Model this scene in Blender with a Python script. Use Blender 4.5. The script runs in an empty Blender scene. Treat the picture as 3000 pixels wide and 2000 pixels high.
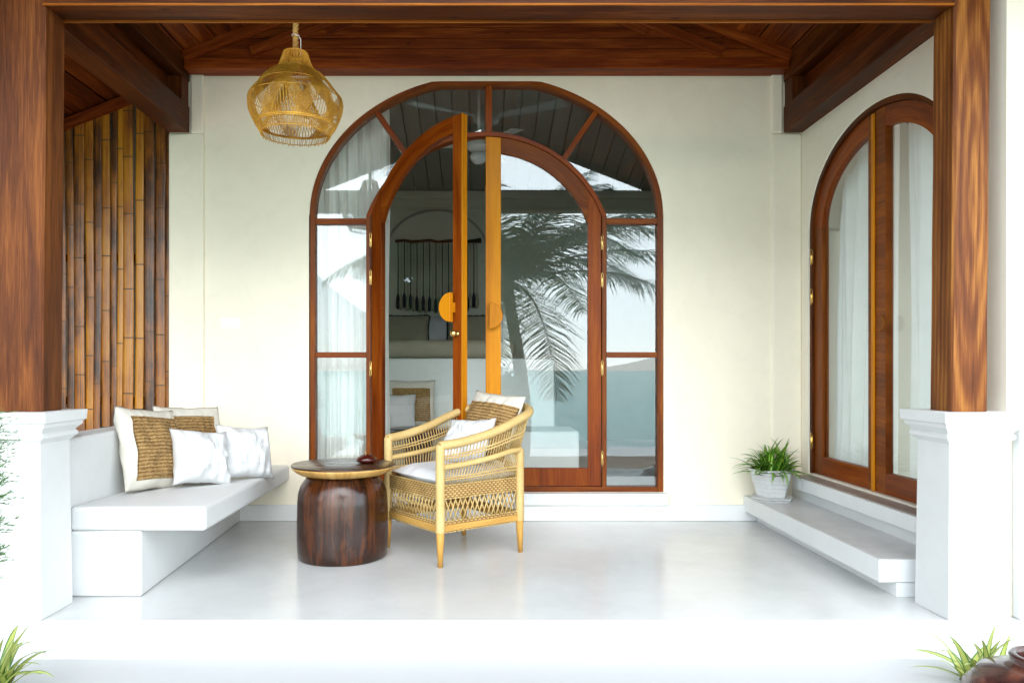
import bpy, bmesh, math, random
from math import sin, cos, pi, radians as RAD, sqrt
from mathutils import Vector as Vec, Matrix, noise as mnoise
random.seed(7)
S = bpy.context.scene
COL = S.collection

# ------------------------------------------------------------------ camera, sky, sun, exposure
F = 2150.0; H = 0.975; PX0, PY0 = 1405.0, 1085.0         # focal length in photo pixels, eye height, principal point
cam_d = bpy.data.cameras.new('camera'); cam = bpy.data.objects.new('camera', cam_d); COL.objects.link(cam)
cam.location = (0, 0, H); cam.rotation_euler = (RAD(90), 0, 0)
cam_d.sensor_width = 36; cam_d.lens = 36 * F / 3000
cam_d.shift_x = (1500 - PX0) / 3000; cam_d.shift_y = (PY0 - 1000) / 3000
cam_d.clip_start = 0.05; cam_d.clip_end = 9000
S.camera = cam

SUN_EL, SUN_AZ = 25, 174          # azimuth measured clockwise from +Y (north)
w = bpy.data.worlds.new('World'); S.world = w; w.use_nodes = True
nt = w.node_tree; nt.nodes.clear()
N = nt.nodes.new; L = nt.links.new
wo = N('ShaderNodeOutputWorld'); bg = N('ShaderNodeBackground'); bg.inputs[1].default_value = 0.14
sky = N('ShaderNodeTexSky'); sky.sky_type = 'NISHITA'; sky.sun_disc = False
sky.sun_elevation = RAD(SUN_EL); sky.sun_rotation = RAD(SUN_AZ); sky.air_density = 1.2; sky.dust_density = 0.2
tc = N('ShaderNodeTexCoord'); mp = N('ShaderNodeMapping'); mp.inputs['Scale'].default_value = (1, 1, 3.0)
nz = N('ShaderNodeTexNoise'); nz.inputs['Scale'].default_value = 1.6; nz.inputs['Detail'].default_value = 5
cr = N('ShaderNodeValToRGB'); cr.color_ramp.elements[0].position = 0.30; cr.color_ramp.elements[1].position = 0.75
cr.color_ramp.elements[0].color = (.84, .84, .84, 1); cr.color_ramp.elements[1].color = (.96, .96, .96, 1)
mx = N('ShaderNodeMix'); mx.data_type = 'RGBA'; mx.inputs[7].default_value = (6.0, 6.6, 7.15, 1)
L(tc.outputs['Generated'], mp.inputs[0]); L(mp.outputs[0], nz.inputs[0]); L(nz.outputs[0], cr.inputs[0])
L(cr.outputs[0], mx.inputs[0]); L(sky.outputs[0], mx.inputs[6]); L(mx.outputs[2], bg.inputs[0]); L(bg.outputs[0], wo.inputs[0])

sun_d = bpy.data.lights.new('sun', 'SUN'); sun = bpy.data.objects.new('sun', sun_d); COL.objects.link(sun)
sun_d.energy = 0.6; sun_d.angle = RAD(50); sun_d.color = (1, .975, .93)
az, el = RAD(SUN_AZ), RAD(SUN_EL)
sdir = Vec((sin(az) * cos(el), cos(az) * cos(el), sin(el)))
sun.rotation_euler = sdir.to_track_quat('Z', 'Y').to_euler(); sun.location = sdir * 30

S.view_settings.view_transform = 'Standard'; S.view_settings.look = 'None'
S.view_settings.exposure = 2.38; S.view_settings.gamma = 1; S.view_settings.use_curve_mapping = False
S.render.engine = 'CYCLES'
S.cycles.use_denoising = True; S.cycles.max_bounces = 10; S.cycles.diffuse_bounces = 7; S.cycles.glossy_bounces = 5
S.cycles.transparent_max_bounces = 24; S.cycles.sample_clamp_indirect = 8; S.cycles.caustics_reflective = False

# ------------------------------------------------------------------ helpers
def P(px, py, Y):            # a point of the photograph at a known distance
    return Vec(((px - PX0) * Y / F, Y, H - (py - PY0) * Y / F))
YB = F / 450.0               # back wall
YF = F / 752.0               # front edge of the floor
def bx(px): return (px - PX0) / 450.0
def bz(py): return H + (PY0 - py) / 450.0

class MB:
    def __init__(s): s.v = []; s.f = []; s.uv = []; s.sm = []
    def V(s, p): s.v.append(Vec(p)); return len(s.v) - 1
    def Fc(s, idx, uv=None, sm=False):
        s.f.append(list(idx)); s.uv.append(uv or [(0, 0)] * len(idx)); s.sm.append(sm)
    def box(s, x0, x1, y0, y1, z0, z1):
        return s.hexa([(x0, y0, z0), (x1, y0, z0), (x1, y1, z0), (x0, y1, z0), (x0, y0, z1), (x1, y0, z1), (x1, y1, z1), (x0, y1, z1)])
    def hexa(s, c):
        c = [Vec(p) for p in c]; b = len(s.v); s.v += c
        ex = (c[1] - c[0]); ey = (c[3] - c[0]); ez = (c[4] - c[0])
        ln = [ex.length, ey.length, ez.length]; a = ln.index(max(ln))
        ax = [ex, ey, ez][a].normalized(); o = random.random() * 9
        for k, q in enumerate(((0, 3, 2, 1), (4, 5, 6, 7), (0, 1, 5, 4), (2, 3, 7, 6), (1, 2, 6, 5), (3, 0, 4, 7))):
            n = (c[q[1]] - c[q[0]]).cross(c[q[3]] - c[q[0]]).normalized(); t = n.cross(ax)
            uv = []
            for i in q:
                d = c[i] - c[0]; u = d.dot(ax); v = d.dot(t)
                if t.length < .3: u = d.dot(ey.normalized()) * .2 if a != 1 else d.dot(ex.normalized()) * .2; v = d.dot(ez.normalized()) if a != 2 else d.dot(ex.normalized())
                uv.append((u + o, v + o + k * 1.7))
            s.Fc([b + i for i in q], uv)
        return s
    def beam(s, p0, p1, wd, ht, up=(0, 0, 1)):
        p0, p1 = Vec(p0), Vec(p1); d = (p1 - p0).normalized(); up = Vec(up)
        sd = d.cross(up).normalized(); up = sd.cross(d).normalized()
        a, b = sd * wd / 2, up * ht / 2
        return s.hexa([p0 - a - b, p1 - a - b, p1 + a - b, p0 + a - b, p0 - a + b, p1 - a + b, p1 + a + b, p0 + a + b])
    def band(s, A, B, mp3, t0, t1, sm=False):
        """solid strip between two 2D polylines A and B, extruded from depth t0 to t1"""
        n = len(A); b = len(s.v)
        for a_, b_ in zip(A, B):
            for q in (a_, b_):
                for t in (t0, t1): s.v.append(Vec(mp3(q[0], q[1], t)))
        u = 0; o = random.random() * 9
        for i in range(n - 1):
            a = b + 4 * i; c = a + 4
            du = sqrt((A[i + 1][0] - A[i][0]) ** 2 + (A[i + 1][1] - A[i][1]) ** 2)
            w0 = sqrt((A[i][0] - B[i][0]) ** 2 + (A[i][1] - B[i][1]) ** 2)
            w1 = sqrt((A[i + 1][0] - B[i + 1][0]) ** 2 + (A[i + 1][1] - B[i + 1][1]) ** 2)
            U, W = u + o, u + du + o; T = abs(t1 - t0)
            s.Fc((a, c, c + 2, a + 2), [(U, 0), (W, 0), (W, w1), (U, w0)])
            s.Fc((a + 1, a + 3, c + 3, c + 1), [(U, 3), (U, 3 + w0), (W, 3 + w1), (W, 3)])
            s.Fc((a, a + 1, c + 1, c), [(U, 5), (U, 5 + T), (W, 5 + T), (W, 5)], sm)
            s.Fc((a + 2, c + 2, c + 3, a + 3), [(U, 7), (W, 7), (W, 7 + T), (U, 7 + T)], sm)
            u += du
        for a in (b, b + 4 * (n - 1)):
            s.Fc((a, a + 2, a + 3, a + 1), [(0, 0), (0, .05), (.02, .05), (.02, 0)])
        return s
    def tube(s, path, r, seg=8, cap=True, closed=False):
        path = [Vec(p) for p in path]; n = len(path); b = len(s.v)
        rr = r if isinstance(r, (list, tuple)) else [r] * n
        nrm = None; u = 0
        for i in range(n):
            if closed: d = path[(i + 1) % n] - path[i - 1]
            else: d = path[min(i + 1, n - 1)] - path[max(i - 1, 0)]
            d = d.normalized() if d.length > 1e-9 else Vec((0, 0, 1))
            if nrm is None: nrm = d.orthogonal().normalized()
            else:
                nrm = nrm - d * nrm.dot(d)
                nrm = nrm.normalized() if nrm.length > 1e-6 else d.orthogonal().normalized()
            bi = d.cross(nrm)
            for k in range(seg):
                a = 2 * pi * k / seg
                s.v.append(path[i] + (nrm * cos(a) + bi * sin(a)) * rr[i])
        m = n if closed else n - 1
        for i in range(m):
            j = (i + 1) % n; du = (path[j] - path[i]).length
            for k in range(seg):
                q = (k + 1) % seg; c = 2 * pi * rr[i] / seg
                s.Fc((b + i * seg + k, b + i * seg + q, b + j * seg + q, b + j * seg + k),
                     [(u, k * c), (u, (k + 1) * c), (u + du, (k + 1) * c), (u + du, k * c)], True)
            u += du
        if cap and not closed:
            s.Fc([b + k for k in range(seg)][::-1]); s.Fc([b + (n - 1) * seg + k for k in range(seg)])
        return s
    def lathe(s, prof, c=(0, 0, 0), seg=48, wob=None):
        b = len(s.v); c = Vec(c); n = len(prof); u = 0
        for i, (r, z) in enumerate(prof):
            for k in range(seg):
                a = 2 * pi * k / seg; q = r * (wob(a, i) if wob else 1)
                s.v.append(c + Vec((q * cos(a), q * sin(a), z)))
        for i in range(n - 1):
            du = sqrt((prof[i + 1][0] - prof[i][0]) ** 2 + (prof[i + 1][1] - prof[i][1]) ** 2)
            for k in range(seg):
                q = (k + 1) % seg; R = .2
                s.Fc((b + i * seg + k, b + i * seg + q, b + (i + 1) * seg + q, b + (i + 1) * seg + k),
                     [(u, k / seg * 2 * pi * R), (u, (k + 1) / seg * 2 * pi * R), (u + du, (k + 1) / seg * 2 * pi * R), (u + du, k / seg * 2 * pi * R)], True)
            u += du
        for i, rev in ((0, True), (n - 1, False)):
            if prof[i][0] > 1e-4:
                idx = [b + i * seg + k for k in range(seg)]
                s.Fc(idx[::-1] if rev else idx)
        return s
    def prism(s, poly, mp3, t0, t1):
        n = len(poly); b = len(s.v); o = random.random() * 9
        for t in (t0, t1):
            for q in poly: s.v.append(Vec(mp3(q[0], q[1], t)))
        s.Fc([b + i for i in range(n)], [(q[1] + o, q[0]) for q in poly])
        s.Fc([b + n + i for i in range(n)][::-1], [(q[1] + o, q[0] + 3) for q in poly][::-1])
        for i in range(n):
            j = (i + 1) % n; T = abs(t1 - t0); d = (Vec(poly[j]) - Vec(poly[i])).length
            s.Fc((b + i, b + n + i, b + n + j, b + j), [(o, 0), (o, T), (o + d, T), (o + d, 0)])
        return s

def mesh_of(name, mb, m, off=Vec((0, 0, 0)), smooth=None, recalc=True):
    me = bpy.data.meshes.new(name)
    me.from_pydata([tuple(p - off) for p in mb.v], [], mb.f)
    uvl = me.uv_layers.new(name='UVMap'); k = 0
    flat = []
    for u in mb.uv:
        for q in u: flat += [q[0], q[1]]
    uvl.data.foreach_set('uv', flat)
    me.polygons.foreach_set('use_smooth', [True] * len(mb.f) if smooth else mb.sm)
    ms = m if isinstance(m, (list, tuple)) else [m]
    for q in ms: me.materials.append(q)
    me.update()
    if recalc:
        bm = bmesh.new(); bm.from_mesh(me); bmesh.ops.recalc_face_normals(bm, faces=bm.faces); bm.to_mesh(me); bm.free()
    return me

def tag(o, label=None, cat=None, group=None, kind=None):
    if label: o['label'] = label
    if cat: o['category'] = cat
    if group: o['group'] = group
    if kind: o['kind'] = kind
    return o
def thing(name, label, cat, loc=(0, 0, 0), rot=(0, 0, 0), group=None):
    o = bpy.data.objects.new(name, None); o.empty_display_size = .1; COL.objects.link(o)
    o.location = loc; o.rotation_euler = rot
    return tag(o, label, cat, group)
def obj(name, mb, m, parent=None, local=False, bev=0, smooth=None, kind=None, seg=2, recalc=True):
    """one mesh object; mb is in world coordinates unless local (then in the parent's frame)"""
    if parent is None:
        lo = Vec((min(p.x for p in mb.v), min(p.y for p in mb.v), min(p.z for p in mb.v)))
        hi = Vec((max(p.x for p in mb.v), max(p.y for p in mb.v), max(p.z for p in mb.v)))
        off = Vec(((lo.x + hi.x) / 2, (lo.y + hi.y) / 2, lo.z))
    elif local: off = Vec((0, 0, 0))
    else:
        off = Vec((0, 0, 0)); q = parent
        while q: off += q.location; q = q.parent
    o = bpy.data.objects.new(name, mesh_of(name, mb, m, off, smooth, recalc)); COL.objects.link(o)
    if parent is None: o.location = off
    else: o.parent = parent
    if bev:
        md = o.modifiers.new('bevel', 'BEVEL'); md.width = bev; md.segments = seg; md.limit_method = 'ANGLE'; md.angle_limit = RAD(40)
    if kind: o['kind'] = kind
    return o
def clone(o, parent, loc=None, rot=None, scale=None):
    c = o.copy(); COL.objects.link(c); c.parent = parent
    if loc is not None: c.location = loc
    if rot is not None: c.rotation_euler = rot
    if scale is not None: c.scale = scale
    return c

# ------------------------------------------------------------------ materials
def newmat(name):
    m = bpy.data.materials.new(name); m.use_nodes = True; t = m.node_tree
    b = t.nodes['Principled BSDF']; return m, t, b
def nd(t, typ, **kw):
    n = t.nodes.new(typ)
    for k, v in kw.items():
        if k in n.inputs: n.inputs[k].default_value = v
        else: setattr(n, k, v)
    return n
def ramp(t, stops):
    r = t.nodes.new('ShaderNodeValToRGB'); e = r.color_ramp.elements
    while len(e) < len(stops): e.new(.5)
    for q, (p, c) in zip(e, stops): q.position = p; q.color = (*c, 1)
    return r
def c3(c, k): return tuple(min(1, x * k) for x in c)

def wood(name, dark, mid, light, rough=.38, vary=.35, figure=False, grain=1.0, knots=False, dirty=0.0, bump=.25, spec=.14, blot=1.0):
    m, t, b = newmat(name); l = t.links.new
    uv = nd(t, 'ShaderNodeUVMap'); oi = nd(t, 'ShaderNodeObjectInfo')
    sp = nd(t, 'ShaderNodeSeparateXYZ'); l(uv.outputs[0], sp.inputs[0])
    rz = nd(t, 'ShaderNodeMath', operation='MULTIPLY'); l(oi.outputs['Random'], rz.inputs[0]); rz.inputs[1].default_value = 37
    def comb(su, sv):
        a = nd(t, 'ShaderNodeMath', operation='MULTIPLY'); a.inputs[1].default_value = su; l(sp.outputs[0], a.inputs[0])
        c = nd(t, 'ShaderNodeMath', operation='MULTIPLY'); c.inputs[1].default_value = sv; l(sp.outputs[1], c.inputs[0])
        q = nd(t, 'ShaderNodeCombineXYZ'); l(a.outputs[0], q.inputs[0]); l(c.outputs[0], q.inputs[1]); l(rz.outputs[0], q.inputs[2]); return q
    big = nd(t, 'ShaderNodeTexNoise', Scale=1.0, Detail=3.0, Distortion=.6); l(comb(1.4 * blot, 14).outputs[0], big.inputs['Vector'])
    fine = nd(t, 'ShaderNodeTexNoise', Scale=1.0, Detail=6.0, Roughness=.65, Distortion=1.1); l(comb(3.2 * grain * blot, 95 * grain).outputs[0], fine.inputs['Vector'])
    mixv = nd(t, 'ShaderNodeMath', operation='ADD'); 
    f1 = nd(t, 'ShaderNodeMath', operation='MULTIPLY'); f1.inputs[1].default_value = .5; l(big.outputs[0], f1.inputs[0])
    f1.inputs[1].default_value = .42
    f2 = nd(t, 'ShaderNodeMath', operation='MULTIPLY'); f2.inputs[1].default_value = .36; l(fine.outputs[0], f2.inputs[0])
    thin = nd(t, 'ShaderNodeTexNoise', Scale=1.0, Detail=3.0, Roughness=.7); l(comb(7 * grain, 330 * grain).outputs[0], thin.inputs['Vector'])
    f3 = nd(t, 'ShaderNodeMath', operation='MULTIPLY_ADD'); f3.inputs[1].default_value = .24; l(thin.outputs[0], f3.inputs[0]); l(f2.outputs[0], f3.inputs[2])
    l(f1.outputs[0], mixv.inputs[0]); l(f3.outputs[0], mixv.inputs[1]); val = mixv.outputs[0]
    if figure:
        wv = nd(t, 'ShaderNodeTexWave', wave_type='RINGS', rings_direction='SPHERICAL', Scale=11.0, Distortion=2.2, Detail=3.0)
        wv.inputs['Detail Scale'].default_value = 1.4
        q = comb(.11, 1.0); a = nd(t, 'ShaderNodeVectorMath', operation='SUBTRACT'); a.inputs[1].default_value = figure if isinstance(figure, tuple) else (.1, .07, 0)
        q2 = nd(t, 'ShaderNodeCombineXYZ')
        s2 = nd(t, 'ShaderNodeSeparateXYZ'); l(q.outputs[0], s2.inputs[0]); l(s2.outputs[0], q2.inputs[0]); l(s2.outputs[1], q2.inputs[1])
        l(q2.outputs[0], a.inputs[0]); l(a.outputs[0], wv.inputs['Vector'])
        mm = nd(t, 'ShaderNodeMix', data_type='FLOAT'); mm.inputs[0].default_value = .085
        l(val, mm.inputs[2]); l(wv.outputs['Fac'], mm.inputs[3]); val = mm.outputs[0]
    r = ramp(t, [(.34, dark), (.5, mid), (.67, light)]); l(val, r.inputs[0])
    hs = nd(t, 'ShaderNodeHueSaturation'); l(r.outputs[0], hs.inputs['Color'])
    vv = nd(t, 'ShaderNodeMath', operation='MULTIPLY_ADD'); l(oi.outputs['Random'], vv.inputs[0]); vv.inputs[1].default_value = vary * 2; vv.inputs[2].default_value = 1 - vary
    l(vv.outputs[0], hs.inputs['Value']); col = hs.outputs[0]
    if knots:
        vo = nd(t, 'ShaderNodeTexVoronoi', Scale=1.0); l(comb(3.4, 9).outputs[0], vo.inputs['Vector'])
        kr = ramp(t, [(.02, (.12, .1, .08)), (.10, (1, 1, 1))]); l(vo.outputs['Distance'], kr.inputs[0])
        mk = nd(t, 'ShaderNodeMix', data_type='RGBA', blend_type='MULTIPLY'); mk.inputs[0].default_value = .9
        l(col, mk.inputs[6]); l(kr.outputs[0], mk.inputs[7]); col = mk.outputs[2]
    l(col, b.inputs['Base Color'])
    rr = nd(t, 'ShaderNodeMapRange'); rr.inputs['To Min'].default_value = rough - .1; rr.inputs['To Max'].default_value = rough + .2
    l(big.outputs[0], rr.inputs[0]); l(rr.outputs[0], b.inputs['Roughness']); b.inputs['Specular IOR Level'].default_value = spec
    bp = nd(t, 'ShaderNodeBump', Strength=bump, Distance=.003); l(fine.outputs[0], bp.inputs['Height']); l(bp.outputs[0], b.inputs['Normal'])
    return m

def paint(name, col, rough=.6, var=.05, bump=.15, scale=3.0, spec=.5, tint=None):
    m, t, b = newmat(name); l = t.links.new
    tc = nd(t, 'ShaderNodeTexCoord'); n = nd(t, 'ShaderNodeTexNoise', Scale=scale, Detail=6.0, Roughness=.6); l(tc.outputs['Object'], n.inputs['Vector'])
    r = ramp(t, [(.3, c3(col, 1 - var)), (.7, tint or c3(col, 1 + var * .4))]); l(n.outputs[0], r.inputs[0]); l(r.outputs[0], b.inputs['Base Color'])
    n2 = nd(t, 'ShaderNodeTexNoise', Scale=45.0, Detail=5.0); l(tc.outputs['Object'], n2.inputs['Vector'])
    bp = nd(t, 'ShaderNodeBump', Strength=bump, Distance=.004); l(n2.outputs[0], bp.inputs['Height']); l(bp.outputs[0], b.inputs['Normal'])
    n3 = nd(t, 'ShaderNodeTexNoise', Scale=scale * 5, Detail=9.0, Roughness=.7, Distortion=.5); l(tc.outputs['Object'], n3.inputs['Vector'])
    mu = nd(t, 'ShaderNodeMix', data_type='RGBA', blend_type='MULTIPLY'); mu.inputs[0].default_value = 1; r3 = ramp(t, [(.30, (1 - var * 1.6,) * 3), (.55, (1, 1, 1))]); l(n3.outputs[0], r3.inputs[0])
    l(r.outputs[0], mu.inputs[6]); l(r3.outputs[0], mu.inputs[7]); l(mu.outputs[2], b.inputs['Base Color'])
    rr = nd(t, 'ShaderNodeMapRange'); rr.inputs['To Min'].default_value = rough * .75; rr.inputs['To Max'].default_value = rough * 1.35; l(n3.outputs[0], rr.inputs[0]); l(rr.outputs[0], b.inputs['Roughness']); b.inputs['Specular IOR Level'].default_value = spec
    return m

def cloth(name, col, trans=.0, scale=300.0, bump=.3, rough=.9, var=.06):
    m, t, b = newmat(name); l = t.links.new
    tc = nd(t, 'ShaderNodeTexCoord'); n = nd(t, 'ShaderNodeTexNoise', Scale=scale, Detail=2.0); l(tc.outputs['Object'], n.inputs['Vector'])
    n2 = nd(t, 'ShaderNodeTexNoise', Scale=9.0, Detail=4.0); l(tc.outputs['Object'], n2.inputs['Vector'])
    r = ramp(t, [(.3, c3(col, 1 - var)), (.7, col)]); l(n2.outputs[0], r.inputs[0]); l(r.outputs[0], b.inputs['Base Color'])
    bp = nd(t, 'ShaderNodeBump', Strength=bump, Distance=.002); l(n.outputs[0], bp.inputs['Height']); l(bp.outputs[0], b.inputs['Normal'])
    b.inputs['Roughness'].default_value = rough; b.inputs['Specular IOR Level'].default_value = .15
    if trans:
        tr = nd(t, 'ShaderNodeBsdfTranslucent'); tr.inputs[0].default_value = (*col, 1); ms = nd(t, 'ShaderNodeMixShader'); ms.inputs[0].default_value = trans
        l(b.outputs[0], ms.inputs[1]); l(tr.outputs[0], ms.inputs[2]); l(ms.outputs[0], t.nodes['Material Output'].inputs[0])
    return m

def fiber(name, dark, light, su=8, sv=220, rough=.55, bump=.6):
    m, t, b = newmat(name); l = t.links.new
    uv = nd(t, 'ShaderNodeTexCoord'); n = nd(t, 'ShaderNodeTexNoise', Scale=su, Detail=4.0); l(uv.outputs['Object'], n.inputs['Vector'])
    n2 = nd(t, 'ShaderNodeTexNoise', Scale=sv, Detail=2.0); l(uv.outputs['Object'], n2.inputs['Vector'])
    a = nd(t, 'ShaderNodeMath', operation='MULTIPLY_ADD'); l(n.outputs[0], a.inputs[0]); a.inputs[1].default_value = .5
    h = nd(t, 'ShaderNodeMath', operation='MULTIPLY'); h.inputs[1].default_value = .5; l(n2.outputs[0], h.inputs[0]); l(h.outputs[0], a.inputs[2])
    r = ramp(t, [(.35, dark), (.62, light)]); l(a.outputs[0], r.inputs[0]); l(r.outputs[0], b.inputs['Base Color'])
    bp = nd(t, 'ShaderNodeBump', Strength=bump, Distance=.002); l(n2.outputs[0], bp.inputs['Height']); l(bp.outputs[0], b.inputs['Normal'])
    b.inputs['Roughness'].default_value = rough
    return m

M = {}
M['ceil'] = wood('dark_red_ceiling_wood', (.014, .002, .0004), (.115, .020, .0022), (.30, .075, .009), .42, .4)
M['beam'] = wood('dark_beam_wood', (.012, .002, .0005), (.055, .012, .0016), (.155, .042, .0055), .45, .25, knots=True)
M['tie'] = wood('red_tie_beam_wood', (.024, .003, .0006), (.14, .021, .0022), (.32, .072, .008), .40, .2, knots=True)
M['lit_edge_handle'] = wood('orange_lit_edge_handle', (.07, .016, .002), (.22, .060, .006), (.38, .13, .014), .4, .15, knots=True)  # orange of the lit beam edges, also the side door handle
M['post'] = wood('post_wood', (.045, .010, .003), (.145, .042, .009), (.35, .140, .028), .36, .1, figure=(.185, .080, 0))
M['post2'] = wood('plain_post_wood', (.025, .006, .002), (.095, .026, .006), (.23, .076, .017), .42, .1)
M['door'] = wood('red_door_wood', (.055, .007, .0006), (.19, .034, .002), (.31, .080, .005), .30, .12, bump=.1)
M['door2'] = wood('brown_door_wood', (.045, .009, .0012), (.165, .036, .003), (.30, .085, .008), .32, .12, bump=.1)
M['teak'] = wood('yellow_teak', (.36, .105, .002), (.56, .195, .004), (.68, .28, .009), .34, .06, bump=.1)
M['table'] = wood('dark_table_wood', (.005, .002, .001), (.026, .007, .002), (.115, .030, .006), .16, .05, grain=.16, bump=.03, spec=.5, blot=3.2)
M['tabletop'] = wood('table_top_wood', (.012, .006, .003), (.04, .016, .007), (.10, .04, .015), .22, .05, grain=.6, bump=.05, spec=.5)
M['sap'] = wood('pale_sapwood', (.30, .15, .04), (.48, .27, .08), (.62, .40, .15), .35, .05, grain=.5, bump=.08)
M['incense'] = wood('maroon_lacquer', (.03, .004, .003), (.055, .007, .004), (.10, .016, .007), .12, .05, bump=0, spec=.6)
M['leg'] = wood('chair_leg_wood', (.34, .17, .035), (.46, .25, .06), (.58, .35, .10), .45, .08)
M['rattan'] = fiber('wrapped_rattan', (.44, .29, .10), (.60, .43, .18), 5, 160, .5, .5)
M['cane'] = fiber('woven_cane', (.38, .23, .07), (.62, .44, .18), 9, 260, .5, .5)
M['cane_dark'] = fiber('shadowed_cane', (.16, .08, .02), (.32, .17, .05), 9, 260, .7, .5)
M['lamp_cane'] = fiber('golden_lamp_cane', (.42, .16, .008), (.74, .40, .045), 14, 200, .5, .5)
M['rope'] = fiber('jute_rope', (.34, .19, .04), (.55, .35, .10), 30, 300, .8, 1)
def jute_mat():
    m, t, b = newmat('woven_jute'); l = t.links.new
    tc = nd(t, 'ShaderNodeTexCoord'); n = nd(t, 'ShaderNodeTexNoise', Scale=60.0, Detail=4.0, Roughness=.7); mp = nd(t, 'ShaderNodeMapping', Scale=(1, 3, 1)); l(tc.outputs['Object'], mp.inputs[0]); l(mp.outputs[0], n.inputs['Vector'])
    w_ = nd(t, 'ShaderNodeTexWave', wave_type='BANDS', bands_direction='Y', Scale=17.45, Distortion=3.0, Detail=2.0); w_.inputs['Detail Scale'].default_value = 6; l(tc.outputs['Object'], w_.inputs['Vector'])
    a = nd(t, 'ShaderNodeMath', operation='MULTIPLY_ADD'); l(w_.outputs['Fac'], a.inputs[0]); a.inputs[1].default_value = .24
    h_ = nd(t, 'ShaderNodeMath', operation='MULTIPLY'); l(n.outputs[0], h_.inputs[0]); h_.inputs[1].default_value = .75; l(h_.outputs[0], a.inputs[2])
    r = ramp(t, [(.25, (.05, .022, .006)), (.42, (.22, .115, .033)), (.70, (.46, .30, .12))]); l(a.outputs[0], r.inputs[0]); l(r.outputs[0], b.inputs['Base Color'])
    b.inputs['Roughness'].default_value = .9; bp = nd(t, 'ShaderNodeBump', Strength=.7, Distance=.003); l(n.outputs[0], bp.inputs['Height']); l(bp.outputs[0], b.inputs['Normal'])
    return m
M['jute'] = jute_mat()
M['white'] = paint('white_plaster', (.68, .685, .68), .55, .03, .10, 1.5)
M['white2'] = paint('white_trim_paint', (.72, .73, .73), .5, .03, .10, 1.5)
M['wall'] = paint('cream_wall_paint', (.86, .79, .64), .65, .03, .12, 1.2)
M['wallr'] = paint('pale_side_wall_paint', (.85, .79, .67), .65, .03, .12, 1.2)
M['sill'] = paint('grey_pink_sill', (.30, .25, .225), .35, .12, .1, 4)
M['step_top'] = paint('worn_step_plaster', (.50, .49, .48), .30, .10, .06, 2.2, tint=(.66, .66, .66))
M['floor'] = paint('polished_white_floor', (.56, .57, .56), .20, .035, .015, 1.1, tint=(.64, .65, .645))
M['front'] = paint('white_step_plaster', (.45, .455, .455), .45, .03, .08, 1.5)
M['metal'] = newmat('brass')[0]; q = M['metal'].node_tree.nodes['Principled BSDF']; q.inputs['Base Color'].default_value = (.78, .55, .20, 1); q.inputs['Metallic'].default_value = 1; q.inputs['Roughness'].default_value = .25
M['black'] = newmat('black_wire')[0]; q = M['black'].node_tree.nodes['Principled BSDF']; q.inputs['Base Color'].default_value = (.02, .02, .02, 1)
M['plastic'] = newmat('white_plastic')[0]; q = M['plastic'].node_tree.nodes['Principled BSDF']; q.inputs['Base Color'].default_value = (.86, .87, .90, 1); q.inputs['Roughness'].default_value = .3
M['curtain'] = cloth('white_curtain', (.88, .87, .83), .2, 250, .1)
M['sheer'] = cloth('pale_curtain', (.88, .89, .87), .2, 250, .1)
M['cush_w'] = cloth('white_cotton', (.66, .665, .67), 0, 200, .5)
M['cush_c'] = cloth('cream_linen', (.68, .64, .56), 0, 160, .6)
M['seat'] = cloth('seat_canvas', (.66, .66, .68), 0, 200, .3)
M['linen'] = cloth('taupe_linen', (.34, .31, .235), 0, 160, .5)
M['linen_lilac'] = cloth('lilac_linen', (.55, .54, .60), 0, 160, .5)
M['fringe'] = cloth('dark_fringe', (.03, .03, .05), 0, 160, .5)
M['pot'] = paint('glazed_white_pot', (.60, .60, .60), .35, .08, .1, 14)
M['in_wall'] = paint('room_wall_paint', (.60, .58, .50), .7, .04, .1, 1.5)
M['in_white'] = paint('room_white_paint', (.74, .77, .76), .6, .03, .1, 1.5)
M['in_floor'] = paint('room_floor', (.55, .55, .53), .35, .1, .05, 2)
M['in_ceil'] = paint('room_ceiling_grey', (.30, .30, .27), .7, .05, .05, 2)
M['dark_mac'] = cloth('macrame_cord', (.10, .085, .06), 0, 160, .5)
M['cord_l'] = cloth('macrame_pale_cord', (.42, .38, .28), 0, 160, .5)
M['darkwood'] = wood('driftwood', (.02, .012, .006), (.06, .035, .02), (.12, .08, .05), .6, .1)
M['fan'] = paint('white_fan_enamel', (.78, .78, .76), .35, .02, 0, 2)

def glass_mat():
    m, t, b = newmat('window_glass'); l = t.links.new; t.nodes.remove(b)
    tr = nd(t, 'ShaderNodeBsdfTransparent'); tr.inputs[0].default_value = (.97, .985, .98, 1)
    gl = nd(t, 'ShaderNodeBsdfGlossy'); gl.inputs['Roughness'].default_value = 0.0; gl.inputs[0].default_value = (.86, .95, 1, 1)
    lw = nd(t, 'ShaderNodeLayerWeight'); lw.inputs[0].default_value = .5
    pw_ = nd(t, 'ShaderNodeMath', operation='POWER'); l(lw.outputs['Facing'], pw_.inputs[0]); pw_.inputs[1].default_value = 5
    a = nd(t, 'ShaderNodeMath', operation='MULTIPLY_ADD'); l(pw_.outputs[0], a.inputs[0]); a.inputs[1].default_value = .6; a.inputs[2].default_value = .046; a.use_clamp = True
    ms = nd(t, 'ShaderNodeMixShader'); l(a.outputs[0], ms.inputs[0]); l(tr.outputs[0], ms.inputs[1]); l(gl.outputs[0], ms.inputs[2])
    l(ms.outputs[0], t.nodes['Material Output'].inputs[0]); return m
M['glass'] = glass_mat()

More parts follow.
